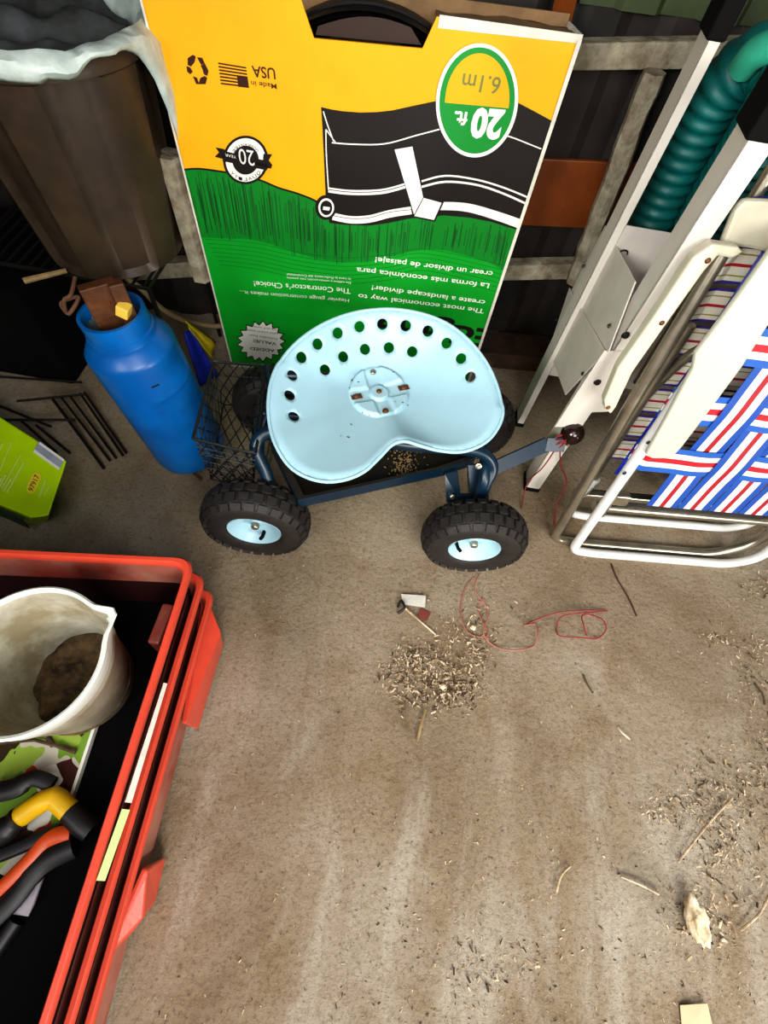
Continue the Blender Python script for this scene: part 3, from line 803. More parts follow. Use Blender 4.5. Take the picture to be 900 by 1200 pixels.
for k in range(1, 6):
    v = k / 6; mb.tube([T[0].lerp(Bq[0], v), T[1].lerp(Bq[1], v)], .001, 4)
mb.build('wire_mesh', M['wire'], bsk)
MB().tube(spline([T[2], Z(318, 470, .29), Z(308, 500, .27), L(.0, .12, .2)], 6), .005, 8).build('basket_bracket', M['frame'], cart, True)

# ================================================================== RED NESTED CRATES
def crate(zr, dx, label, first):
    TR = Vector((-.308, .294, 0)) + Vector((dx[0], dx[1], 0)); NR = Vector((-.262, -.50, 0)) + Vector((dx[0], dx[1], 0))
    TL = Vector((-.85, .221, 0)) + Vector((0, dx[1], 0)); NL = Vector((-.80, -.55, 0)) + Vector((0, dx[1], 0))
    dep = .165; base = zr - dep
    P = [TR, NR, NL, TL]; c0 = sum(P, Vector()) / 4
    root = empty('red_crate', Vector((c0.x, c0.y, base)), label, 'crate', 'nested red plastic crates')
    def lvl(scale_in, z, rad=.03, n=5):
        Q = []
        for i in range(4):
            p = P[i]; a = P[(i - 1) % 4]; b = P[(i + 1) % 4]
            da = (a - p).normalized(); db = (b - p).normalized()
            p2 = p + (da + db) * scale_in
            s, e = p2 + da * rad, p2 + db * rad
            for k in range(n + 1):
                t = k / n; q = s * (1 - t) ** 2 + p2 * 2 * t * (1 - t) + e * t * t
                Q.append(Vector((q.x, q.y, z)))
        return Q
    ring_mesh('crate_wall', [lvl(.001, zr - .016), lvl(-.001, zr - .012), lvl(-.0015, zr - .002), lvl(.001, zr + .002), lvl(.007, zr + .002), lvl(.010, zr - .003), lvl(.011, zr - .012), lvl(.028, base + .006)], [M['red'], M['redin']], False, parent=root, smooth=True)
    w = root.children[0]
    n = 24
    for i, p in enumerate(w.data.polygons):
        if i >= n * 6: p.material_index = 1
    ring_mesh('outer_skin', [lvl(.010, zr - .011), lvl(.030, base + .0)], M['red'] if base < .05 else M['gap_shade'], False, parent=root, smooth=True)  # upper crates: shade between the nested rims painted as a dark skin
    fl_ = lvl(.028, base + .006)
    mesh('crate_floor', fl_, [tuple(range(len(fl_)))], M['black'], root, solid=.004)
    if first:
        # perforated grid of the floor: raised dots
        mb = MB()
        for i in range(26):
            for j in range(34):
                p = Vector((-.37 - i * .017, .23 - j * .02, base + .008)); mb.box(p, (.004, .004, .002))
        mb.build('floor_grid', M['poly_brown'], root)
        # recessed grips moulded into the long wall
        for yy in (.19,):
            mb = MB(); xx = TR.x - .03
            pts = [Vector((xx - .004, yy - .035, base + .04)), Vector((xx - .004, yy + .035, base + .04)), Vector((xx + .004, yy + .035, base + .11)), Vector((xx + .004, yy - .035, base + .11))]
            mb.hexa([pts[0], pts[1], pts[1] + Vector((-.02, 0, 0)), pts[0] + Vector((-.02, 0, 0)), pts[3], pts[2], pts[2] + Vector((-.02, 0, 0)), pts[3] + Vector((-.02, 0, 0))])
            mb.build('grip', M['redin'], root, bevel=.004)
    return root, lvl, base
c3, lv3, b3 = crate(.178, (.010, -.008), 'lowest of three nested red plastic crates, its corner lugs resting on the concrete', False)
c2_, lv2, b2 = crate(.240, (.005, -.001), 'middle red plastic crate nested between the upper and the lowest one', False)
c1, lv1, b1 = crate(.302, (.0, .0), 'topmost red plastic crate holding a dirty white bucket and hand tools', True)
# lugs of the lowest crate
for (xa, ya), (xb, yb), (xc, yc) in (((250, 700), (259, 741), (228, 850)), ((184, 1020), (168, 1076), (138, 1125))):
    p, q, r = atz(xa, ya, .14), atz(xb, yb, .12), atz(xc, yc, .14)
    m1 = p.lerp(r, .5); inn = Vector((-.022, 0, 0))
    lo_ = [Vector((v.x, v.y, .012)) for v in (p, q, r)]
    mb = MB()
    vs = [p + Vector((-.014, 0, 0)), q, r + Vector((-.016, 0, 0)), lo_[0] + inn * 1.2, lo_[1] + inn * .8, lo_[2] + inn * 1.2, p + inn, r + inn]
    mb.add(vs, [(0, 1, 2), (0, 3, 4, 1), (1, 4, 5, 2), (0, 2, 7, 6), (6, 3, 0), (7, 2, 5)])
    mb.build('corner_lug', M['red'], c3, bevel=.003)
# pale sticker strip on the rim of the top crate
p, q = atz(143, 948, .2965), atz(113, 1032, .2965)
mb = MB(); s = Vector((.0085, 0, 0)); dz_ = Vector((0, 0, -.006))
mb.add([p, p + s + dz_, q + s + dz_, q, ], [(0, 1, 2, 3)])
p, q = atz(192, 800, .298), atz(145, 940, .298)
mb.build('pale_green_sticker', M['green_hose'], c1, solid=.0012, soff=1)
mb = MB()
mb.add([p, p + s * .5 + dz_ * .6, q + s + dz_, q + s * .2], [(0, 1, 2, 3)]); mb.build('scuffed_white_patch', M['label'], c1, solid=.0012, soff=1)

# ---- bucket
bc = Vector((-.468, .087, 0)); bz0 = b1 + .009; bz1 = .345; br_, bb_ = .106, .080
bk_ = empty('plastic_bucket', Vector((bc.x, bc.y, bz0)), 'dirty white plastic bucket with a pouring lip standing in the top red crate', 'bucket')
def bucket_shell(prof, mats, name, m, lip=True):
    seg = 64; v = []; f = []
    la = math.radians(42)
    for i in range(seg):
        a = 2 * PI * i / seg; d = math.atan2(math.sin(a - la), math.cos(a - la)); k = math.exp(-(d / .17) ** 2)
        for r, z in prof:
            t = max(0, (z - (bz1 - .045)) / .045)
            rr = r + .022 * k * t * t; zz = z + .004 * k * t
            v.append(Vector((bc.x + rr * math.cos(a), bc.y + rr * math.sin(a), zz)))
    m_ = len(prof)
    for i in range(seg):
        j = (i + 1) % seg
        for q in range(m_ - 1): f.append((i * m_ + q, j * m_ + q, j * m_ + q + 1, i * m_ + q + 1))
    return MB().add(v, f).build(name, m, bk_, True)
bucket_shell([(.0, bz0), (bb_ - .004, bz0), (bb_, bz0 + .004), (br_ - .003, bz1 - .028)], None, 'bucket_body', M['bucket_out'])
bucket_shell([(br_ - .003, bz1 - .03), (br_ - .001, bz1 - .028), (br_ + .001, bz1 - .006), (br_ + .002, bz1), (br_ - .001, bz1 + .002), (br_ - .005, bz1), (br_ - .006, bz1 - .006)], None, 'bucket_rim', M['bucket'])
bucket_shell([(br_ - .006, bz1 - .005), (bb_ - .003, bz0 + .02), (bb_ - .012, bz0 + .006), (0, bz0 + .006)], None, 'bucket_lining', M['bucket_in'])
vs = []; fs = []; seg = 48; rings = 14
vs.append(Vector((bc.x, bc.y, bz0 + .022)))
for i in range(1, rings + 1):
    for k in range(seg):
        a = 2 * PI * k / seg; r = (bb_ + .006) * i / rings
        p = Vector((bc.x + r * math.cos(a), bc.y + r * math.sin(a), 0))
        tilt = (p.y - bc.y) * .25 + (bc.x - p.x) * -.1
        rr = r
        vs.append(Vector((bc.x + rr * math.cos(a), bc.y + rr * math.sin(a), bz0 + .030 + tilt * .6 + .010 * noise.noise(p * 38) + .006 * noise.noise(p * 90))))
for k in range(seg): fs.append((0, 1 + k, 1 + (k + 1) % seg))
for i in range(rings - 1):
    for k in range(seg): a = 1 + i * seg; fs.append((a + k, a + seg + k, a + seg + (k + 1) % seg, a + (k + 1) % seg))
mesh('dried_mud', vs, fs, M['mud'], bk_, True)

# ---- printed seed sheet with leaf picture lying in the top crate
def leafmat():
    m = bpy.data.materials.new('leaf_photo_print'); m.use_nodes = True; nt = m.node_tree; b = nt.nodes['Principled BSDF']
    b.inputs['Roughness'].default_value = .35
    tc = nt.nodes.new('ShaderNodeTexCoord'); v = nt.nodes.new('ShaderNodeTexVoronoi'); v.inputs['Scale'].default_value = 26
    nz = nt.nodes.new('ShaderNodeTexNoise'); nz.inputs['Scale'].default_value = 12
    mx = nt.nodes.new('ShaderNodeMix'); mx.data_type = 'RGBA'; mx.inputs['Factor'].default_value = .12
    nt.links.new(tc.outputs['Object'], mx.inputs['A']); nt.links.new(nz.outputs['Color'], mx.inputs['B'])
    nt.links.new(tc.outputs['Object'], nz.inputs['Vector']); nt.links.new(mx.outputs['Result'], v.inputs['Vector'])
    sp = nt.nodes.new('ShaderNodeSeparateColor'); nt.links.new(v.outputs['Color'], sp.inputs[0])
    cr = nt.nodes.new('ShaderNodeValToRGB'); cr.color_ramp.interpolation = 'CONSTANT'; e = cr.color_ramp.elements
    for i, (p, c) in enumerate([(0, (150, 176, 70)), (.2, (70, 34, 26)), (.36, (196, 190, 172)), (.52, (176, 66, 40)), (.62, (120, 156, 54)), (.78, (226, 224, 214)), (.9, (60, 46, 30))]):
        el = e[i] if i < 2 else e.new(p); el.position = p; el.color = srgb(*c)
    nt.links.new(sp.outputs[0], cr.inputs['Fac']); nt.links.new(cr.outputs['Color'], b.inputs['Base Color']); return m
zb = b1 + .02
P = [atz(116, 838, zb), atz(78, 952, zb), atz(40, 1040, zb), atz(-60, 1000, zb), atz(-40, 830, zb)]
sh = mesh('seed_packet', P, [(4, 3, 2, 1, 0)], leafmat(), loc=P[4], solid=.012, soff=-1)
tag(sh, 'flat printed packet with a picture of green and red leaves under the white bucket', 'packet')
e_ = [atz(116, 838, zb + .001), atz(79, 950, zb + .001)]
MB().hexa([e_[0] + Vector((-.004, 0, -.010)), e_[0] + Vector((.001, 0, -.010)), e_[1] + Vector((.001, 0, -.010)), e_[1] + Vector((-.004, 0, -.010)), e_[0] + Vector((-.004, 0, .001)), e_[0] + Vector((.001, 0, .001)), e_[1] + Vector((.001, 0, .001)), e_[1] + Vector((-.004, 0, .001))]).build('white_margin', M['pwhite'], sh)
zs = zb + .003
mb = MB(); mb.tube([atz(-10, 872, zs), atz(40, 867, zs + .004), atz(66, 874, zs + .004), atz(89, 881, zs)], [.002, .003, .003, .0045], 6)
mb.tube([atz(56, 864, zs), atz(62, 874, zs + .003)], .004, 6)
tag(mb.build('dark_twig', M['chip_d'], smooth=True, loc=atz(40, 867, zs)), 'thin dark twig lying across the leaf print just below the bucket', 'twig')
# ---- yellow elbow hose nozzle
zt = zb + .022
nz_ = empty('hose_nozzle', atz(55, 940, zt - .02), 'yellow elbow shaped hose nozzle with black ends beside the leaf print', 'nozzle')
pts = [atz(24, 957, zt), atz(36, 948, zt + .004), atz(52, 938, zt + .008), atz(64, 934, zt + .008), atz(84, 953, zt + .004)]
MB().tube(spline([pts[0], pts[1], pts[2]], 5) + spline([pts[3], pts[4]], 5), .0155, 14).build('elbow_sleeve', M['nozy'], nz_, True)
MB().tube(spline([atz(-26, 1000, zt - .004), atz(0, 978, zt - .002), atz(22, 959, zt)], 5), [.016 + .004 * (i % 4) / 4 for i in range(11)], 12).build('black_grip', M['toolb'], nz_, True)
MB().tube([atz(82, 951, zt + .004), atz(98, 966, zt + .002), atz(108, 974, zt)], [.0165, .018, .017], 12).build('black_head', M['toolb'], nz_, True)
# ---- black pruner parts
pr = empty('hand_pruner', atz(40, 1000, zt - .02), 'hand pruner with one orange and one black handle in the top red crate', 'pruner')
zo = zt - .004
MB().tube(spline([atz(-22, 1062, zo), atz(10, 1032, zo + .003), atz(38, 1004, zo + .004), atz(56, 984, zo + .004), atz(84, 976, zo + .002)], 6), [.0095 + .004 * (i / 24) ** 2 for i in range(25)], 10, flat=.8).build('orange_handle', M['nozo'], pr, True)
MB().tube(spline([atz(-18, 1085, zo - .004), atz(16, 1052, zo - .003), atz(48, 1012, zo - .002), atz(88, 990, zo)], 6), [.016] * 10 + [.018] * 9, 10, flat=.7).build('black_handle', M['toolb'], pr, True)
MB().tube(spline([atz(-20, 1010, zo), atz(18, 995, zo + .002), atz(48, 982, zo + .004), atz(70, 974, zo)], 6), .010, 8, flat=.7).build('black_lever', M['toolb'], pr, True)
mb = MB().tube(spline([atz(-20, 930, zt), atz(14, 925, zt + .004), atz(40, 912, zt + .004), atz(62, 920, zt)], 6), [.015] * 10 + [.012] * 9, 10, flat=.7)
tag(mb.build('plant_clip', M['toolb'], smooth=True, loc=atz(20, 925, zt)), 'black plastic clip lying on the leaf print left of the yellow nozzle', 'clip')
# ---- hand trowel
tw = empty('hand_trowel', atz(35, 1045, zb), 'pointed grey metal trowel blade poking out below the orange handled pruner', 'trowel')
P = [atz(12, 1071, zb), atz(33, 1074, zb), atz(40, 1060, zb + .004), atz(58, 1008, zb + .01), atz(44, 1024, zb + .008)]
mesh('blade', P, [(0, 1, 2, 3, 4)], M['steel'], tw, solid=.002)
MB().tube([atz(20, 1078, zb - .004), atz(-30, 1150, zb - .004)], .013, 10).build('handle', M['toolb'], tw, True)

# ================================================================== LIME GREEN CARTON (left)
zl = .115
T4 = [atz(-60, 450, zl), atz(45, 517, zl), atz(78, 540, zl), atz(57, 604, zl), atz(37, 607, zl), atz(-75, 560, zl)]
lb = empty('lime_carton', Vector((sum(p.x for p in T4) / 6, sum(p.y for p in T4) / 6, 0)), 'bright lime green carton with a yellow numbered sticker lying behind the red crates', 'carton')
low = [Vector((p.x - .080, p.y + .03, .0)) for i, p in enumerate(T4)]
n = 6; vs = T4 + low; fs = [tuple(range(n))] + [(i, i + n, (i + 1) % n + n, (i + 1) % n) for i in range(n)] + [tuple(range(2 * n - 1, n - 1, -1))]
mesh('carton_body', vs, fs, M['lime'], lb, bevel=.003)
e = Vector((0, 0, .0012)); MB().add([atz(45, 518, zl) + e, atz(76, 539, zl) + e, atz(69, 551, zl) + e, atz(39, 530, zl) + e], [(0, 1, 2, 3)]).build('silver_panel', M['silver'], lb)
MB().add([atz(47, 518, zl + .0006) + e, atz(76, 539, zl + .0006) + e, atz(75, 541.5, zl + .0006) + e, atz(45.5, 520.5, zl + .0006) + e], [(0, 1, 2, 3)]).add([atz(41, 527, zl + .0006) + e, atz(70.5, 548.5, zl + .0006) + e, atz(69, 551, zl + .0006) + e, atz(39, 530, zl + .0006) + e], [(0, 1, 2, 3)]).build('white_stripes', M['pwhite'], lb)
st_c = (39.5, 566); ax_ = Vector((.45, -1)).normalized(); pr_ = Vector((1, .45)).normalized()
def sp(u, v, dz=0.): return atz(st_c[0] + ax_.x * u + pr_.x * v, st_c[1] + ax_.y * u + pr_.y * v, zl + dz)
pts = []
for i in range(24):
    a = 2 * PI * i / 24; pts.append(sp(13.2 * (abs(math.cos(a)) ** .6) * (1 if math.cos(a) > 0 else -1), 6 * (abs(math.sin(a)) ** .7) * (1 if math.sin(a) > 0 else -1), .0014))
mesh('yellow_sticker', pts, [tuple(range(24))], M['sticker'], lb)
mb = MB(); text_on(mb, 't', '97917', (-10, 3.2), (10, 3.2), 6.2, None, 0, lambda x, y, l: sp(x, y - 0.0, .002))
# text is mapped with v growing down the sticker, so mirror it back
mb = MB(); text_on(mb, 't', '97917', (-10, 0), (10, 0), 6.2, None, 0, lambda x, y, l: sp(x, 3.1 - y, .002))
mb.build('sticker_digits', M['inkb'], lb)
mb = MB()
for (x0, y0, x1, y1, w) in ((14, 518, -2, 556, 1.6), (24, 534, 2, 573, 1.6), (28, 542, 8, 578, 2.2), (3, 520, -8, 545, 2), (2, 560, -10, 580, 3), (7, 556, -6, 582, 2.4), (14, 560, 4, 576, 2), (54, 562, 46, 582, 2.4), (58, 570, 52, 580, 1.6)):
    d = Vector((x1 - x0, y1 - y0)).normalized(); nn_ = Vector((-d.y, d.x)) * w / 2
    MB().add([atz(x0 + nn_.x, y0 + nn_.y, zl + .0016), atz(x0 - nn_.x, y0 - nn_.y, zl + .0016), atz(x1 - nn_.x, y1 - nn_.y, zl + .0016), atz(x1 + nn_.x, y1 + nn_.y, zl + .0016)], [(0, 1, 2, 3)]).build('pale_print_line', M['lime_l'], lb)
q0, q1 = T4[5], T4[4]
g0 = q0.lerp(q1, .0) + Vector((0, -.004, -.012)); g1 = q0.lerp(q1, .86) + Vector((.0, -.004, -.02))
MB().add([g0, g1, g1 + Vector((-.01, -.0, -.05)), g0 + Vector((0, 0, -.06))], [(3, 2, 1, 0)]).build('dark_green_band', M['limed'], lb, solid=.002, soff=1)

# ================================================================== BLUE CYLINDER JUG
b0 = atz(226, 529, 0); b0.z = 0.002; tp = atz(133, 372, .42)
ax = (tp - b0).normalized(); Lc = (tp - b0).length
jug = empty('blue_plastic_jug', b0, 'tall blue plastic cylinder jug with an open neck holding brown wooden stakes', 'jug')
rj = .090
u_ = ax.orthogonal().normalized()
lowest = rj * math.sqrt(max(0, 1 - ax.z ** 2))
off = ax * 0; b0 = b0 + Vector((0, 0, lowest))
MB().lathe([(0, 0), (rj * .86, 0), (rj * .96, .006), (rj, .022), (rj, Lc * .815), (rj * .985, Lc * .835), (rj * .95, Lc * .845), (rj * .82, Lc * .885), (rj * .74, Lc * .895), (rj * .735, Lc * .90), (rj * .735, Lc * .925), (rj * .70, Lc * .93), (rj * .70, Lc * 1.0), (rj * .70, Lc * 1.01), (rj * .62, Lc * 1.01), (rj * .6, Lc * 1.0), (rj * .6, Lc * .93)], b0, ax, 48).build('jug_body', M['blue'], jug, True)
MB().lathe([(rj * .61, Lc * 1.0), (rj * .59, Lc * .9), (rj * .7, Lc * .7), (rj * .3, Lc * .55), (0, Lc * .55)], b0, ax, 32).build('pale_lining', M['bluein'], jug, True)
mt = b0 + ax * Lc
fr = (EYE - mt); fr = (fr - ax * fr.dot(ax)).normalized()
# tiny moulded marks on the front
mb = MB(); sd = ax.cross(fr)
for k in (-1, 0, 1.2, 2):
    mb.box(b0 + ax * Lc * .72 + (fr * .995 + sd * .03 * k).normalized() * rj, (.008, .003, .002), Matrix((sd, ax, fr)).transposed())
mb.build('moulded_mark', M['ink'], jug)
# wooden stakes in the neck
def plank(name, p, q, w, t, m, label, cat, group=None):
    d = (q - p).normalized(); s = d.cross((EYE - p).normalized()).normalized() * w / 2; n = d.cross(s).normalized() * t / 2
    mb = MB().hexa([p - s - n, p + s - n, p + s + n, p - s + n, q - s - n, q + s - n, q + s + n, q - s + n])
    return tag(mb.build(name, m, bevel=.002, loc=p), label, cat, group)
hi1 = atz(112, 332, .50); lo1 = b0 + ax * Lc * .62 - sd * .012
plank('wooden_stake', lo1, hi1 , .062, .02, M['wood'], 'wide brown wooden stake standing in the neck of the blue jug', 'stake')
plank('wooden_stake', lo1 + Vector((.035, -.0, 0)), atz(134, 330, .50), .026, .024, M['wood'], 'narrow brown wooden stake at the right side of the blue jug neck', 'stake')
wt = atz(145, 363, .455)
tag(MB().box(wt, (.022, .022, .024), Matrix.Rotation(.4, 3, 'Y')).build('wood_block', M['wood_tip'], bevel=.002, loc=wt), 'small cut yellow wood block end in the neck of the blue jug', 'wood block')
# twine
mb = MB(); tz = [atz(88, 325, .47), atz(83, 345, .46), atz(75, 352, .45), atz(80, 368, .44), atz(92, 348, .455), atz(72, 355, .44), atz(77, 366, .43)]
mb.tube(spline(tz, 6), .0035, 6); tag(mb.build('twine', M['twine'], smooth=True, loc=tz[0]), 'knotted brown twine hanging beside the wooden stakes above the blue jug', 'twine')
# yellow-brown leaf stalk at the jug foot
p = [atz(205, 532, .02), atz(210, 541, .03), atz(222, 551, .02), atz(236, 562, .006)]
tag(MB().tube(spline(p, 5), [.006] * 6 + [.004] * 10, 6, flat=.5).build('dry_leaf', M['wood'], smooth=True, loc=p[3]), 'curled dry brown leaf on the floor at the foot of the blue jug', 'leaf')

# ================================================================== BROWN TRASH CAN ON LOW STAND
cz0 = .36; nb = atz(152, 328, cz0); dv = Vector((nb.x, nb.y, 0)).normalized(); RB = .150
cc = Vector((nb.x, nb.y, 0)) + dv * RB; cc.x += .012
tc_ = empty('trash_can', Vector((cc.x, cc.y, cz0)), 'large dark brown ribbed trash can raised above the blue jug, upper left', 'trash can')
seg = 72; zs_ = [cz0, cz0 + .006, cz0 + .02, cz0 + .18, cz0 + .32, cz0 + .355, cz0 + .36, cz0 + .392]; rs_ = [RB - .012, RB - .003, RB, RB + .014, RB + .024, RB + .027, RB + .034, RB + .036]
v = []; f = []
for i in range(seg):
    a = 2 * PI * i / seg
    for z, r in zip(zs_, rs_):
        rib = 0
        ph = (i % 12) / 12
        if z > cz0 + .01 and z < cz0 + .357: rib = -.014 if .0 <= ph < .5 else 0
        v.append(Vector((cc.x + (r + rib) * math.cos(a), cc.y + (r + rib) * math.sin(a), z)))
m_ = len(zs_)
for i in range(seg):
    j = (i + 1) % seg
    for k in range(m_ - 1): f.append((i * m_ + k, j * m_ + k, j * m_ + k + 1, i * m_ + k + 1))
f.append(tuple(i * m_ for i in range(seg - 1, -1, -1)))
o = MB().add(v, f).build('can_body', M['can'], tc_, True, solid=.003)
# liner bag over the rim
RR = RB + .042; zt_ = cz0 + .397
v = []; f = []; prof_n = 9
for i in range(96):
    a = 2 * PI * i / 96; ca_, sa_ = math.cos(a), math.sin(a)
    nn1 = noise.noise(Vector((ca_ * 2.2, sa_ * 2.2, 3))); nn2 = noise.noise(Vector((ca_ * 7, sa_ * 7, 8)))
    drop = .040 + .022 * nn1 + .012 * nn2
    d = math.atan2(math.sin(a - .20), math.cos(a - .20)); drop = drop * .8 + .15 * math.exp(-(d / .23) ** 2)
    d2 = math.atan2(math.sin(a + .42), math.cos(a + .42)); drop -= .03 * math.exp(-(d2 / .25) ** 2); drop = max(drop, .012)
    for k in range(prof_n):
        t = k / (prof_n - 1)
        if t < .4: q = t / .4; r = RR - .036 + .036 * q; z = zt_ - .05 * (1 - q) ** 2 + .004
        else: q = (t - .4) / .6; r = RR + .010 + .010 * math.sin(q * PI) + .006 * noise.noise(Vector((ca_ * 9, sa_ * 9, q * 3))); z = zt_ + .004 - drop * q
        r += .004 * noise.noise(Vector((ca_ * 14, sa_ * 14, k)))
        v.append(Vector((cc.x + r * ca_, cc.y + r * sa_, z + .008 * noise.noise(Vector((ca_ * 5, sa_ * 5, 1))))))
for i in range(96):
    j = (i + 1) % 96
    for k in range(prof_n - 1): f.append((i * prof_n + k, j * prof_n + k, j * prof_n + k + 1, i * prof_n + k + 1))
tag(MB().add(v, f).build('bin_liner', M['liner'], smooth=True, loc=(cc.x, cc.y, zt_), solid=.0015), 'crumpled white plastic liner bag folded over the rim of the brown trash can', 'bin liner')
# dark grey cloth bundled in the can
v = []; f = []; K = 20
for i in range(K + 1):
    for j in range(K + 1):
        x = -1 + 2 * i / K; y = -1 + 2 * j / K; r = math.hypot(x, y)
        sx, sy = x * math.sqrt(max(0, 1 - y * y / 2)), y * math.sqrt(max(0, 1 - x * x / 2))
        v.append(Vector((cc.x + sx * (RR - .036), cc.y + sy * (RR - .036), zt_ - .035 + .03 * (1 - r * .5) + .03 * noise.noise(Vector((x * 2.5, y * 2.5, 2))))))
for i in range(K):
    for j in range(K): p = i * (K + 1) + j; f.append((p, p + K + 1, p + K + 2, p + 1))
tag(MB().add(v, f).build('dark_cloth', M['dark_cloth'], smooth=True, loc=(cc.x, cc.y, zt_), solid=.003), 'dark grey cloth bundled inside the white lined trash can', 'cloth')
# black block added to stand in for the shade under the can
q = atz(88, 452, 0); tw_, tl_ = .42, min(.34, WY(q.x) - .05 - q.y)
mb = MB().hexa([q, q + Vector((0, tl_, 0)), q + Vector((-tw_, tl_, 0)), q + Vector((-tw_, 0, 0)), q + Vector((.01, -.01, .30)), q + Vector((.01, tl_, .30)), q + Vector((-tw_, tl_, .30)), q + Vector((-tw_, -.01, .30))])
tag(mb.build('shade_block', M['black'], bevel=.01, loc=q), 'added black block standing in for the shade under the brown trash can', 'shade block')
# low black stand under the can
sr = empty('wire_stand', Vector((cc.x, cc.y, 0)), 'black wire stand under the brown trash can behind the lime carton', 'stand')
zz = cz0 - .008
mb = MB(); x0, x1, y0, y1 = cc.x - .30, cc.x + .12, cc.y - .13, min(cc.y + .14, WY(cc.x - .3) - .05)
mb.tube([Vector((x0, y0, zz)), Vector((x1, y0, zz)), Vector((x1, y1, zz)), Vector((x0, y1, zz)), Vector((x0, y0, zz))], .005, 6)
mb.build('top_frame', M['rack'], sr)
mb = MB()
for i in range(16):
    x = x0 + (x1 - x0) * (i + .5) / 16; mb.tube([Vector((x, y0, zz)), Vector((x, y1, zz))], .0032, 5)
mb.build('top_wires', M['rack'], sr)
for x, y in ((x0, y0), (x1, y0), (x0, y1), (x1, y1)): MB().tube([Vector((x, y, 0)), Vector((x, y, zz))], .006, 6).build('leg', M['rack'], sr)
# black wire rack lying on the floor
rk = empty('wire_rack', atz(100, 500, 0), 'black wire rack of parallel rods lying on the floor left of the blue jug', 'rack')
for i, (a, b_) in enumerate((((62, 468), (122, 549)), ((72, 466), (129, 540)), ((82, 464), (136, 537)), ((94, 461), (144, 534)), ((99, 460), (148, 531)), ((42, 498), (82, 531)), ((26, 494), (66, 530)))):
    MB().tube([atz(*a, .035), atz(*b_, .008)], .0035 if i not in (0,) else .0045, 6).build('rod', M['rack'], rk)
mb = MB()
for a, b_ in (((-20, 492), (88, 492)), ((20, 470), (100, 462)), ((-20, 440), (96, 448)), ((-20, 468), (60, 500))): mb.tube([atz(*a, .036), atz(*b_, .036)], .0035, 6)
mb.build('cross_rods', M['rack'], rk)
# cream stick
a, b_ = atz(28, 329, .34), atz(76, 318, .355)
a.z = b_.z = .345
tag(MB().tube([atz(28, 329, .372), atz(78, 317, .375)], [.0065, .005], 8).build('wooden_dowel', M['stick'], smooth=True, loc=atz(28, 329, .372)), 'pale wooden dowel end sticking out left under the brown trash can', 'dowel')
# beige cable behind the jug
pts = [atz(140, 320, .30), atz(165, 338, .26), atz(190, 362, .2), atz(218, 376, .12), atz(250, 382, .06), atz(270, 380, .05)]
tag(MB().tube(spline(pts, 8), .0075, 10).build('beige_cable', M['cable'], smooth=True, loc=pts[-1]), 'beige cable curving down between the blue jug and the yellow box', 'cable')
# blue and yellow pouch
fr_ = empty('folded_flag', atz(238, 440, 0), 'crumpled blue and yellow folded flag between the blue jug and the wire basket', 'flag')
def sheet(name, P, m, parent, amp=.006, n=8):
    a, b, c, d = P; v = []; f = []
    for i in range(n + 1):
        for j in range(n + 1):
            p = bil(a, b, c, d, i / n, j / n); k = amp * noise.noise(p * 30) + amp * .8 * math.sin(i / n * 7)
            v.append(p + Vector((k * .4, -k, k * .5)))
    for i in range(n):
        for j in range(n): q = i * (n + 1) + j; f.append((q, q + n + 1, q + n + 2, q + 1))
    return mesh(name, v, f, m, parent, True, solid=.002)
sheet('blue_cloth', [atz(215, 390, .16), atz(224, 386, .15), atz(257, 440, .01), atz(234, 452, .01)], M['flagb'], fr_)
sheet('yellow_cloth', [atz(217, 374, .17), atz(222, 384, .16), atz(249, 420, .06), atz(253, 400, .08)], M['flagy'], fr_)

# ================================================================== WHITE FOLDED STEPLADDER
ld = empty('folded_stepladder', Vector((.40, .89, 0)), 'white metal stepladder folded upright against the wall with black end caps', 'stepladder')
def rail(x0, y0, wx, wy, z1, m2=None):
    # L-section: grey left web and bright front flange
    t = .003; z0 = .008
    MB().hexa([Vector((x0, y0, z0)), Vector((x0 + t, y0, z0)), Vector((x0 + t, y0 + wy, z0)), Vector((x0, y0 + wy, z0)), Vector((x0, y0, z1)), Vector((x0 + t, y0, z1)), Vector((x0 + t, y0 + wy, z1)), Vector((x0, y0 + wy, z1))]).hexa(
        [Vector((x0, y0, z0)), Vector((x0 + wx, y0, z0)), Vector((x0 + wx, y0 + t, z0)), Vector((x0, y0 + t, z0)), Vector((x0, y0, z1)), Vector((x0 + wx, y0, z1)), Vector((x0 + wx, y0 + t, z1)), Vector((x0, y0 + t, z1))]).build('rail', M['ladder_w'], ld, bevel=.001)
    MB().box(Vector((x0 + wx / 2, y0 + wy / 2, .007)), (wx + .006, wy + .006, .014)).build('foot_cap', M['cap'], ld, bevel=.002)
    MB().box(Vector((x0 + wx / 2, y0 + wy / 2, z1 + .02)), (wx + .010, wy + .010, .06)).build('end_cap', M['cap'], ld, bevel=.004)
rail(.345, .995, .019, .050, .868)
rail(.372, .770, .036, .052, .838)
rail(.80, .995, .022, .036, .868)
rail(.80, .770, .036, .036, .838)
XP = Vector((.358, 0, 0)); XN = Vector((-1, 0, 0))
def xp(px, py, dx=0.): return onplane(px, py, XP + Vector((dx, 0, 0)), XN)
def plate(name, px, dx, m, th=.003):
    P = [xp(*p, dx) for p in px]; n = len(P); Q = [p + Vector((th, 0, 0)) for p in P]
    return mesh(name, P + Q, [tuple(range(n)), tuple(range(2 * n - 1, n - 1, -1))] + [(i, i + n, (i + 1) % n + n, (i + 1) % n) for i in range(n)], m, ld, bevel=.001)
plate('step_side_plate', [(643, 409), (667, 337), (709, 412), (662, 463)], 0, M['ladder_g'])
plate('step_side_plate', [(669, 341), (709, 264), (744, 330), (712, 414)], .004, M['ladder_g'])
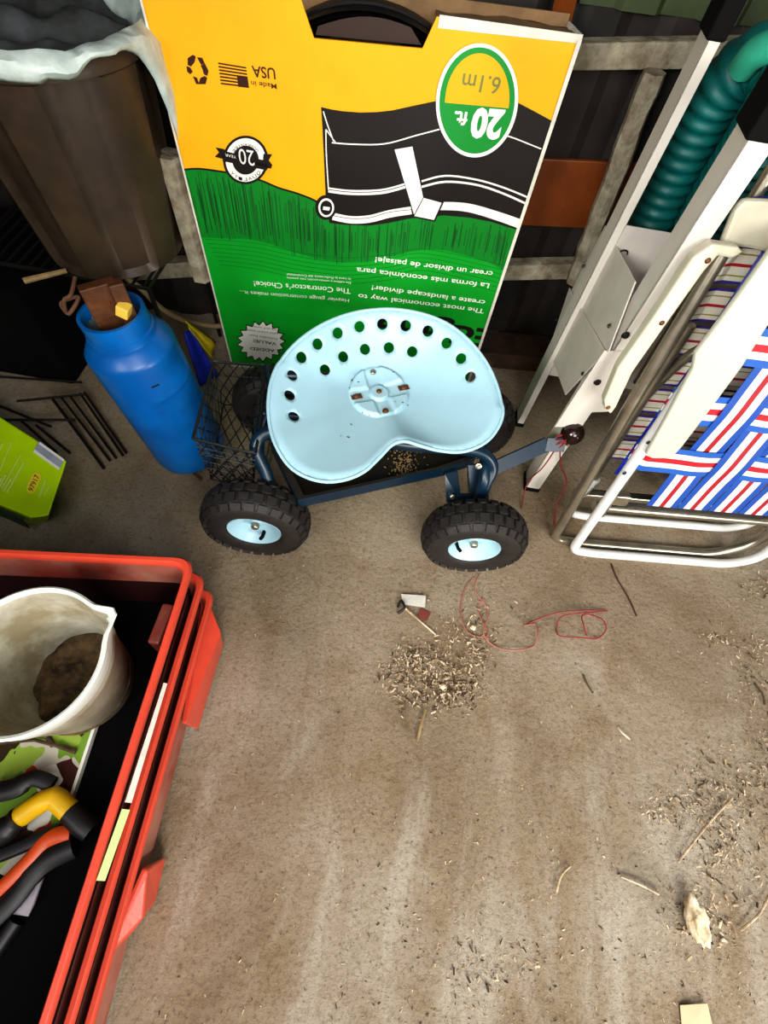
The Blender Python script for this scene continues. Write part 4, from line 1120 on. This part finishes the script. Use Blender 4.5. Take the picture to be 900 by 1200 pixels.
# treads folded up behind the side plates
for zt0, zt1 in ((.395, .60), (.215, .395)):
    MB().hexa([Vector((.362, .988, zt0)), Vector((.80, .988, zt0)), Vector((.80, .992, zt0)), Vector((.362, .992, zt0)), Vector((.362, .988, zt1)), Vector((.80, .988, zt1)), Vector((.80, .992, zt1)), Vector((.362, .992, zt1))]).build('step', M['ladder_g'], ld, bevel=.001)
# hinge plate on the front rail
Y0 = .767
def yp(px, py, d=0.): return onplane(px, py, (0, Y0 - d, 0), (0, 1, 0))
P = [yp(707, 413), (yp(742, 420)), yp(690, 482), yp(683, 500), yp(664, 466)]
P2 = [yp(p[0], p[1]) for p in ((708, 411), (752, 412), (712, 482), (690, 483), (672, 500), (650, 500))]
mesh('hinge_plate', P2, [tuple(range(6))], M['ladder_w'], ld, solid=.002, soff=0)
for (x, y) in ((684, 312), (652, 375), (683, 438), (714, 382)):
    p = xp(x, y, -.002); MB().lathe([(0, .003), (.003, .003), (.0045, 0)], p, (-1, 0, 0), 8).build('rivet', M['ink'], ld)
for (x, y) in ((700, 448), (733, 393)):
    p = yp(x, y, .003); MB().lathe([(0, .004), (.005, .004), (.0075, 0)], p, (0, -1, 0), 10).build('rivet', M['ink'], ld)
p = xp(728, 297, .12); p = onplane(730, 297, (0, .985, 0), (0, 1, 0))
MB().tube([p + Vector((.008 * math.cos(a), -.002, .008 * math.sin(a))) for a in [i * .5 for i in range(11)]], .0015, 5).build('latch_spring', M['ink'], ld)

# ================================================================== TEAL CORRUGATED HOSE
def corrug(pts, r, pitch, m, parent):
    c = spline(pts, 40); L_ = 0; P = [c[0]]; out = [c[0]]; 
    tot = sum((c[i + 1] - c[i]).length for i in range(len(c) - 1)); n = int(tot / (pitch / 6)); res = []; k = 0; acc = 0
    for s in range(n + 1):
        t = tot * s / n
        while k < len(c) - 2 and acc + (c[k + 1] - c[k]).length < t: acc += (c[k + 1] - c[k]).length; k += 1
        q = (t - acc) / max((c[k + 1] - c[k]).length, 1e-9); res.append(c[k].lerp(c[k + 1], min(q, 1)))
    rr = [r * (1 + .05 * math.cos(2 * PI * s / 6)) for s in range(n + 1)]
    return MB().tube(res, rr, 20).build('hose_tube', m, parent, True)
th_ = empty('corrugated_hose', Vector((.62, 1.25, 0)), 'thick teal corrugated hose looped behind the white stepladder', 'hose')
def hy(px, py, Y): 
    return onplane(px, py, (0, Y, 0), (0, 1, 0))
corrug([hy(690, 400, 1.16), hy(735, 320, 1.16), hy(775, 235, 1.16), hy(810, 165, 1.15), hy(850, 100, 1.13), hy(900, 70, 1.1), hy(940, 110, 1.05)], .047, .024, M['teal'], th_)
corrug([hy(770, 400, 1.10), hy(800, 330, 1.10), hy(846, 245, 1.09), hy(905, 160, 1.05), hy(960, 80, 1.0)], .068, .024, M['teal'], th_)
MB().tube(spline([hy(872, 78, 1.07), hy(886, 62, 1.05), hy(910, 52, 1.03)], 6), .022, 14).build('hose_end', M['teal_l'], th_, True)

# ================================================================== LAWN CHAIRS
def chair_basis(P0, lean=10):
    b = Vector((.995, .1, 0)).normalized(); n = Vector((-.1, .995, 0)).normalized(); al = math.radians(lean)
    d = n * math.sin(al) + Vector((0, 0, 1)) * math.cos(al); q = -n * math.cos(al) + Vector((0, 0, 1)) * math.sin(al)
    P0 = Vector(P0)
    return lambda s, t, o=0.: P0 + b * s + d * t + q * o, b, d, q, P0
def pc(px, py, basis, off):
    X, b, d, q, P0 = basis
    w = onplane(px, py, P0 + q * off, q) - P0; return (w.dot(b), w.dot(d))
A = chair_basis((.484, .600, .012))
X, b_, d_, q_, P0 = A
CW = .487
chA = empty('folding_lawn_chair', Vector((.72, .62, 0)), 'folded lawn chair with white frame and woven blue, red and white webbing, nearest the camera', 'lawn chair')
MB().tube(rounded([X(.012, .54), X(.008, .0), X(.06, -.006), X(CW - .06, -.006), X(CW, .0 + .03), X(CW, .54)], .05), .0115, 12).build('leg_frame', M['cwhite'], chA, True)
MB().tube(rounded([X(.006, .19, -.072), X(-.010, .10, -.08), X(-.004, .045, -.088), X(.05, .034, -.088), X(CW - .05, .034, -.088), X(CW, .06, -.088), X(CW - .004, .50, -.05)], .03), .0105, 12).build('leg_frame', M['cwhite'], chA, True)
MB().tube([X(.012, .140, -.03), X(CW, .140, -.03)], .0125, 12).build('seat_bar', M['alu'], chA, True)
for s in (.03, CW - .03): MB().tube([X(s, .125, -.02), X(s, .80, -.02)], .011, 10).build('seat_rail', M['alu'], chA, True)
MB().tube([X(.02, .80, -.02), X(CW, .80, -.02)], .011, 10).build('top_bar', M['alu'], chA, True)
hs, ht = pc(727, 584, A, .0)
MB().box(X(hs, ht, .0), (.035, .03, .02), Matrix((b_, d_, q_)).transposed()).build('hinge', M['alu'], chA, bevel=.003)
# webbing
def strap(pts_fn, n, w_dir, w, m, name, parent, u0=0., u1=1.):
    v = []; f = []; uv = []
    for i in range(n + 1):
        c = pts_fn(i / n)
        for k in range(5):
            t = k / 4; v.append(c + w_dir * w * (t - .5)); uv.append((min(max(u0 + (u1 - u0) * t, .001), .999), i / n))
    for i in range(n):
        for k in range(4): f.append((i * 5 + k, i * 5 + k + 1, i * 5 + 6 + k, i * 5 + 5 + k))
    return mesh(name, v, f, m, parent, False, uv=uv, solid=.0009, soff=0)
cols = [.133, .205, .277, .349, .421]; rows = [.205 + .0, .332, .4575, .5875, .715]
rows = [.332, .4575, .5875, .715]
wo = .006
for ci, s in enumerate(cols):
    def vf(t, s=s, ci=ci):
        tt = .196 + (.80 - .196) * t
        k = 0
        for ri, r in enumerate(rows):
            sg = 1 if (ci + ri) % 2 == 1 else -1
            k += sg * math.exp(-((tt - r) / .042) ** 2)
        return X(s, tt, wo + .0035 * k)
    strap(vf, 70, b_, .0695, M['web_front'], 'webbing_strap', chA)
for ri, r in enumerate(rows):
    def hf(t, r=r, ri=ri):
        ss = .004 + (CW - .02) * t
        k = 0
        for ci, c in enumerate(cols):
            sg = -1 if (ci + ri) % 2 == 1 else 1
            k += sg * math.exp(-((ss - c) / .032) ** 2)
        o = wo + .0035 * k
        if t < .05: o -= .02 * (1 - t / .05)
        return X(ss, r, o)
    strap(hf, 70, d_, .066, M['web_cross'], 'webbing_strap', chA)
# curls of webbing round the side tube near the hinge
for i, (px_, py_) in enumerate(((759, 540), (757, 552), (754, 565))):
    pass
# bottom wrap over the seat bar
strap(lambda t: X(.23, .198 - .055 * t, .004 - .03 * t), 6, b_, .36, M['toolb'], 'lower_webbing_fold', chA)
# white wide armrest
def slab_px(px, off, th, m, name, parent, basis, bev=.004, n_round=0):
    Xf = basis[0]; P = [pc(x, y, basis, off) for x, y in px]
    n = len(P); vs = [Xf(s, t, off) for s, t in P] + [Xf(s, t, off - th) for s, t in P]
    return mesh(name, vs, [tuple(range(n)), tuple(range(2 * n - 1, n - 1, -1))] + [(i, i + n, (i + 1) % n + n, (i + 1) % n) for i in range(n)], m, parent, bevel=bev)
slab_px([(757, 533), (780, 492), (811.6, 433), (815, 415), (838, 385), (868, 344), (900, 299), (915, 280), (960, 300), (900, 383), (870, 431), (832, 482), (800, 524), (787, 538), (764, 538)], .028, .012, M['armw'], 'armrest', chA, A)
for o_ in (CW + .002,):
    P = [(o_ - .04, .35), (o_ + .045, .35), (o_ + .045, .75), (o_ - .04, .75)]
    vs = [X(s, t, .028) for s, t in P] + [X(s, t, .016) for s, t in P]
    mesh('armrest', vs, [(0, 1, 2, 3), (7, 6, 5, 4), (0, 4, 5, 1), (1, 5, 6, 2), (2, 6, 7, 3), (3, 7, 4, 0)], M['armw'], chA, bevel=.01)
for x, y in ((732, 555), (804, 449), (760, 519)):
    s, t = pc(x, y, A, .0125); MB().lathe([(0, .003), (.003, .002), (.0045, 0)], X(s, t, .0115), q_, 8).build('rivet', M['ink'], chA, True)

# second chair, behind: aluminium with cream armrests
Bb = chair_basis((.470, .628, .012))
X2, b2_, d2_, q2_, _ = Bb
chB = empty('folding_lawn_chair', Vector((.70, .70, 0)), 'folded aluminium lawn chair with cream armrests, behind the white framed chair and beside the stepladder', 'lawn chair')
MB().tube(rounded([X2(-.022, .70, -.02), X2(-.035, .42, -.0), X2(-.03, .20, .0), X2(-.026, .0, .0), X2(.03, -.006, .002), X2(CW - .08, -.006, .002), X2(CW, .05, .002), X2(CW, .70, -.02)], .045), .0115, 12).build('leg_frame', M['alu'], chB, True)
def b2px(px, py, o): s, t = pc(px, py, Bb, o); return X2(s, t, o)
MB().tube(rounded([b2px(808, 380, -.03), b2px(764, 449, -.035), b2px(709, 536, -.045), b2px(686, 576, -.05), X2(-.006, .120, -.055), X2(.05, .115, -.06), X2(CW - .06, .115, -.06), X2(CW, .14, -.06), X2(CW, .66, -.035)], .035), .0115, 12).build('leg_frame', M['alu'], chB, True)
MB().tube(spline([X2(.03, .40, -.07), X2(.05, .52, -.045), X2(.12, .565, -.03), X2(.2, .57, -.03)], 6), .009, 10).build('back_tube', M['alu'], chB, True)
MB().tube([X2(.01, .42, -.085), X2(.02, .80, -.085)], .010, 10).build('back_tube', M['alu'], chB, True)
for i in range(8):
    t0 = .235 + i * .068
    strap(lambda t, t0=t0: X2(-.008 + .48 * t, t0 + .02, -.052 - .022 * math.sin(min(t * 8, 1) * PI / 2)), 10, d2_, .060, M['web_back'], 'webbing_strap', chB)
strap(lambda t: X2(.070, .56 + .24 * t, -.040), 10, b2_, .042, M['web_side'], 'webbing_strap', chB)
strap(lambda t: X2(.062 + .01 * t, .20 + .30 * t, -.048), 10, b2_, .016, M['flagb'], 'blue_webbing_edge', chB)
# cream channel armrest of the second chair
offB = -.012
pa = [(709, 480), (708, 470), (724, 432), (770, 366), (812, 302), (836, 286), (866, 290), (872, 296), (858, 304), (842, 300), (826, 318), (783, 378), (742, 436), (722, 478), (716, 486)]
slab_px(pa, .004, .022, M['armc'], 'armrest', chB, Bb)
slab_px([(845, 289), (862, 246), (874, 234), (915, 236), (935, 270), (915, 300), (878, 292)], -.03, .016, M['armc'], 'armrest', chB, Bb, .006)
for x, y in ((830, 306), (776, 379), (713, 478)):
    s, t = pc(x, y, Bb, .006); MB().lathe([(0, .003), (.003, .002), (.0045, 0)], X2(s, t, .005), q2_, 8).build('rivet', M['rust'], chB, True)

# ================================================================== THREADS, LITTER, DEBRIS
kt = Z(656, 518, .25)
mb = MB()
for k in range(4): mb.tube([kt + Vector((.012 * math.cos(a), .012 * math.sin(a) + .003 * k, .015 * math.sin(a + k) - .004)) for a in [i * .6 for i in range(11)]], .0016, 5)
mb.tube(spline([kt, atz(636, 548, .12), atz(618, 566, .04), atz(611, 596, .004)], 8), .0016, 5)
mb.tube(spline([kt, atz(657, 545, .16), atz(664, 566, .08), atz(652, 592, .02), atz(650, 616, .003)], 8), .0018, 5)
tag(mb.build('red_string', M['thread'], smooth=True, loc=kt), 'dark red string tied below the black knob and trailing to the floor', 'string')
# coil of red wire lying on the floor
z = .006
lp = [(614, 733), (640, 722), (668, 716), (712, 716), (690, 718), (660, 722), (652, 735), (656, 745), (680, 747), (700, 748), (710, 738), (706, 726), (690, 720), (682, 722), (684, 733), (688, 745)]
mb = MB(); mb.tube(spline([atz(x, y, z + .006 * (i % 3)) for i, (x, y) in enumerate(lp)], 6), .0015, 5)
tag(mb.build('red_wire', M['thread'], smooth=True, loc=atz(680, 730)), 'thin bright red wire loop lying on the floor below the lawn chair', 'wire')
lp = [(562, 672), (556, 690), (572, 716), (566, 740), (578, 756), (600, 762), (624, 758), (630, 745), (628, 732), (614, 733)]
mb = MB(); mb.tube(spline([atz(x, y, .004 + .010 * (i % 2)) for i, (x, y) in enumerate(lp)], 6), .0016, 5)
lp = [(556, 676), (545, 690), (540, 715), (546, 738), (560, 746), (572, 742), (560, 716), (566, 700)]
mb.tube(spline([atz(x, y, .004) for i, (x, y) in enumerate(lp)], 6), .0014, 5)
tag(mb.build('pink_wire', M['pink'], smooth=True, loc=atz(600, 750)), 'faded pink wire tangled on the floor below the front right tyre', 'wire')
p = [atz(716, 660, .004), atz(722, 676, .004), atz(736, 700, .004), atz(746, 722, .003)]
tag(MB().tube(spline(p, 5), .002, 5).build('dark_twig', M['thread_d'], loc=p[0]), 'thin dark reddish twig on the floor below the white lawn chair base', 'twig')
# cable tag
tg = empty('paper_tag', atz(482, 705), 'small white paper tag with a black tie lying below the garden seat', 'tag')
P = [atz(470, 696, .006), atz(499, 698, .012), atz(498, 712, .010), atz(472, 708, .006)]
mesh('paper', P, [(3, 2, 1, 0)], M['label'], tg, solid=.0008)
mb = MB().tube(spline([atz(466, 712, .005), atz(470, 704, .012), atz(474, 712, .012), atz(466, 719, .005)], 5), .003, 6); mb.build('black_tie', M['toolb'], tg, True)
tag(MB().tube([atz(474, 712, .008), atz(511, 744, .004)], [.0026, .002], 6).build('thin_stick', M['chip'], loc=atz(490, 728)), 'thin straight pale stick lying below the white paper tag', 'stick')
P = [atz(493, 712, .004), atz(505, 718, .003), atz(500, 728, .003), atz(489, 722, .005)]
tag(mesh('red_scrap', P, [(3, 2, 1, 0)], M['redrag'], loc=P[0], solid=.001), 'small dull red scrap beside the white paper tag', 'scrap')
# pale bark chunk
def lump(name, c, s, m, label, cat, seed, rot=0.):
    bm = bmesh.new(); bmesh.ops.create_icosphere(bm, subdivisions=4, radius=1)
    R = Matrix.Rotation(rot, 3, 'Z')
    for v in bm.verts:
        n_ = noise.noise(v.co * 1.6 + Vector((seed, 0, 0))) * .35 + noise.noise(v.co * 5 + Vector((seed, 3, 0))) * .18
        p = v.co * (1 + n_); p = Vector((p.x * s[0], p.y * s[1], p.z * s[2])); v.co = R @ p
    mn = min(v.co.z for v in bm.verts)
    me = bpy.data.meshes.new(name); bm.to_mesh(me); bm.free(); me.materials.append(m)
    for p in me.polygons: p.use_smooth = True
    o = bpy.data.objects.new(name, me); C.objects.link(o); o.location = Vector((c.x, c.y, -mn * .9)); return tag(o, label, cat)
lump('bark_chunk', atz(806, 1074), (.015, .038, .022), M['pale'], 'pale cream chunk of bark casting a shadow at lower right of the floor', 'bark', 2.3, .15)
lump('pebble', atz(554, 736), (.006, .006, .005), M['pale'], 'small round white pebble inside the pink wire tangle', 'pebble', 5)
lump('pebble', atz(518, 805), (.007, .006, .005), M['pale'], 'pale pebble among the shavings in the middle of the floor', 'pebble', 8)
P = [atz(797, 1178, .004), atz(829, 1176, .012), atz(838, 1215, .012), atz(800, 1215, .004)]
tag(mesh('paper_scrap', P, [(3, 2, 1, 0)], M['paper'], loc=P[0], solid=.002), 'square cream paper scrap at the bottom edge of the floor', 'paper')
sticks = [(795, 1010, 858, 935, 'long pale stick lying among the debris at the right of the floor'), (728, 1027, 772, 1048, 'pale straight stick pointing at the bark chunk'),
          (668, 1015, 652, 1046, 'thin bent straw on the bare middle of the floor'), (489, 868, 498, 832, 'curved tan stalk hanging below the middle shavings pile'),
          (683, 790, 695, 812, 'short dark twig in the middle right of the floor'), (884, 800, 896, 826, 'dark splinter standing out at the far right of the floor'),
          (724, 852, 738, 866, 'fine pale straw right of the middle of the floor'), (868, 1090, 905, 1040, 'stout pale twig at the right edge above the lower corner')]
for i, (x0, y0, x1, y1, lb_) in enumerate(sticks):
    p, q = atz(x0, y0, .006), atz(x1, y1, .008); m_ = p.lerp(q, .5) + Vector((random.uniform(-.006, .006), random.uniform(-.006, .006), .004))
    dark = i in (4, 5)
    tag(MB().tube(spline([p, m_, q], 5), .0021 if i != 3 else .0032, 6).build('twig', M['chip_d'] if dark else M['stick'] if i in (3,) else M['chip'], loc=p), lb_, 'twig')
# loose shavings: uncountable
def debris(name, spec, mats, label, cat, smin=.002, smax=.008, seed=1):
    rnd = random.Random(seed); mb = MB()
    for (x, y, sx, sy, n) in spec:
        for _ in range(n):
            px_, py_ = rnd.gauss(x, sx), rnd.gauss(y, sy)
            if sx > 150: px_, py_ = rnd.uniform(x - sx, x + sx), rnd.uniform(y - sy, y + sy)
            p = atz(px_, py_, 0)
            if p.x < -.245 and p.y < .36: continue
            l = rnd.uniform(smin, smax) * rnd.choice((.5, .7, 1, 1.6)); w = l * rnd.uniform(.12, .36); h = w * rnd.uniform(.3, .8)
            R = Matrix.Rotation(rnd.uniform(0, PI), 3, 'Z') @ Matrix.Rotation(rnd.uniform(-.5, .5), 3, 'Y')
            p.z = h * .5 + l * .12 + rnd.random() * (.006 if sx < 40 else .0)
            mb.box(p, (l, w, h), R, rnd.choice((0, 0, 1)))
    return tag(mb.build(name, mats, loc=(0, 0, 0)), label, cat, kind='stuff')
debris('wood_shavings', [(475, 790, 16, 14, 420), (505, 775, 18, 12, 240), (535, 800, 16, 16, 460), (510, 815, 22, 10, 320), (560, 770, 8, 12, 120), (490, 770, 14, 10, 120)], [M['chip'], M['chip_d']], 'pile of fine wood shavings and dry leaf bits in the middle of the floor', 'shavings', .003, .007, 3)
debris('dry_debris', [(830, 930, 26, 26, 420), (895, 900, 14, 50, 300), (820, 1070, 24, 26, 330), (885, 780, 18, 24, 220), (870, 1010, 30, 40, 160), (790, 950, 20, 14, 140), (570, 1140, 26, 22, 120), (560, 735, 20, 16, 160), (838, 1000, 14, 12, 90), (890, 690, 14, 12, 90), (835, 750, 10, 5, 40)], [M['chip'], M['chip_d']], 'dry plant debris and wood bits scattered down the right side of the floor', 'debris', .0025, .007, 4)
debris('floor_grit', [(540, 900, 460, 320, 2600), (640, 1080, 260, 140, 1700), (440, 700, 300, 80, 420), (245, 690, 20, 20, 60)], [M['chip'], M['chip_d']], 'fine grit and tiny splinters strewn over the whole concrete floor', 'grit', .001, .004, 5)

for cat_, grp in (('twig', 'loose twigs on the floor'), ('pebble', 'pebbles on the floor'), ('stake', 'wooden stakes in the blue jug'), ('wire', 'thin wires on the floor'), ('lawn chair', 'folded webbed lawn chairs')):
    for o in C.objects:
        if o.parent is None and o.get('category') == cat_: o['group'] = grp
# ================================================================== LIGHT, SKY, CAMERA
def area(name, loc, target, size, power, col, sy=None):
    l = bpy.data.lights.new(name, 'AREA'); l.energy = power; l.color = col; l.size = size
    if sy: l.shape = 'RECTANGLE'; l.size_y = sy
    o = bpy.data.objects.new(name, l); C.objects.link(o); o.location = loc
    o.rotation_euler = (Vector(target) - Vector(loc)).to_track_quat('-Z', 'Y').to_euler(); return o
area('door_light', (.8, -1.5, 1.5), (.25, .1, .0), 1.1, 47, (1, .97, .92), .9)
area('low_door_light', (2.0, -.95, .55), (.3, .1, 0), .35, 25, (1, .975, .94), .25)
area('soft_fill', (.05, -.5, 1.75), (.2, .7, 0), .9, 11, (.98, .99, 1))
lf = area('left_fill', (-.9, -1.2, 1.5), (.5, .9, .35), .6, 4.5, (1, .98, .95)); lf.data.spread = math.radians(55)
w = bpy.data.worlds.new('garage_air'); bpy.context.scene.world = w; w.use_nodes = True
w.node_tree.nodes['Background'].inputs[0].default_value = (.9, .95, 1, 1); w.node_tree.nodes['Background'].inputs[1].default_value = .04
cd = bpy.data.cameras.new('camera'); cam = bpy.data.objects.new('camera', cd); C.objects.link(cam)
cd.sensor_fit = 'VERTICAL'; cd.sensor_height = 36; cd.lens = F_PX / 1200 * 36; cd.clip_start = .01
fw = Vector((0, math.cos(TH), -math.sin(TH))); up = Vector((0, math.sin(TH), math.cos(TH))); rt = Vector((1, 0, 0))
# rolled so that image-right = rt*cos + down... (see ray())
ir = rt * math.cos(RO) + up * math.sin(RO)
iu = -rt * math.sin(RO) + up * math.cos(RO)
Mx = Matrix((ir, iu, -fw)).transposed().to_4x4(); Mx.translation = EYE
cam.matrix_world = Mx
sc = bpy.context.scene; sc.camera = cam
sc.view_settings.view_transform = 'Standard'; sc.view_settings.look = 'Medium High Contrast'
sc.view_settings.exposure = 0.06
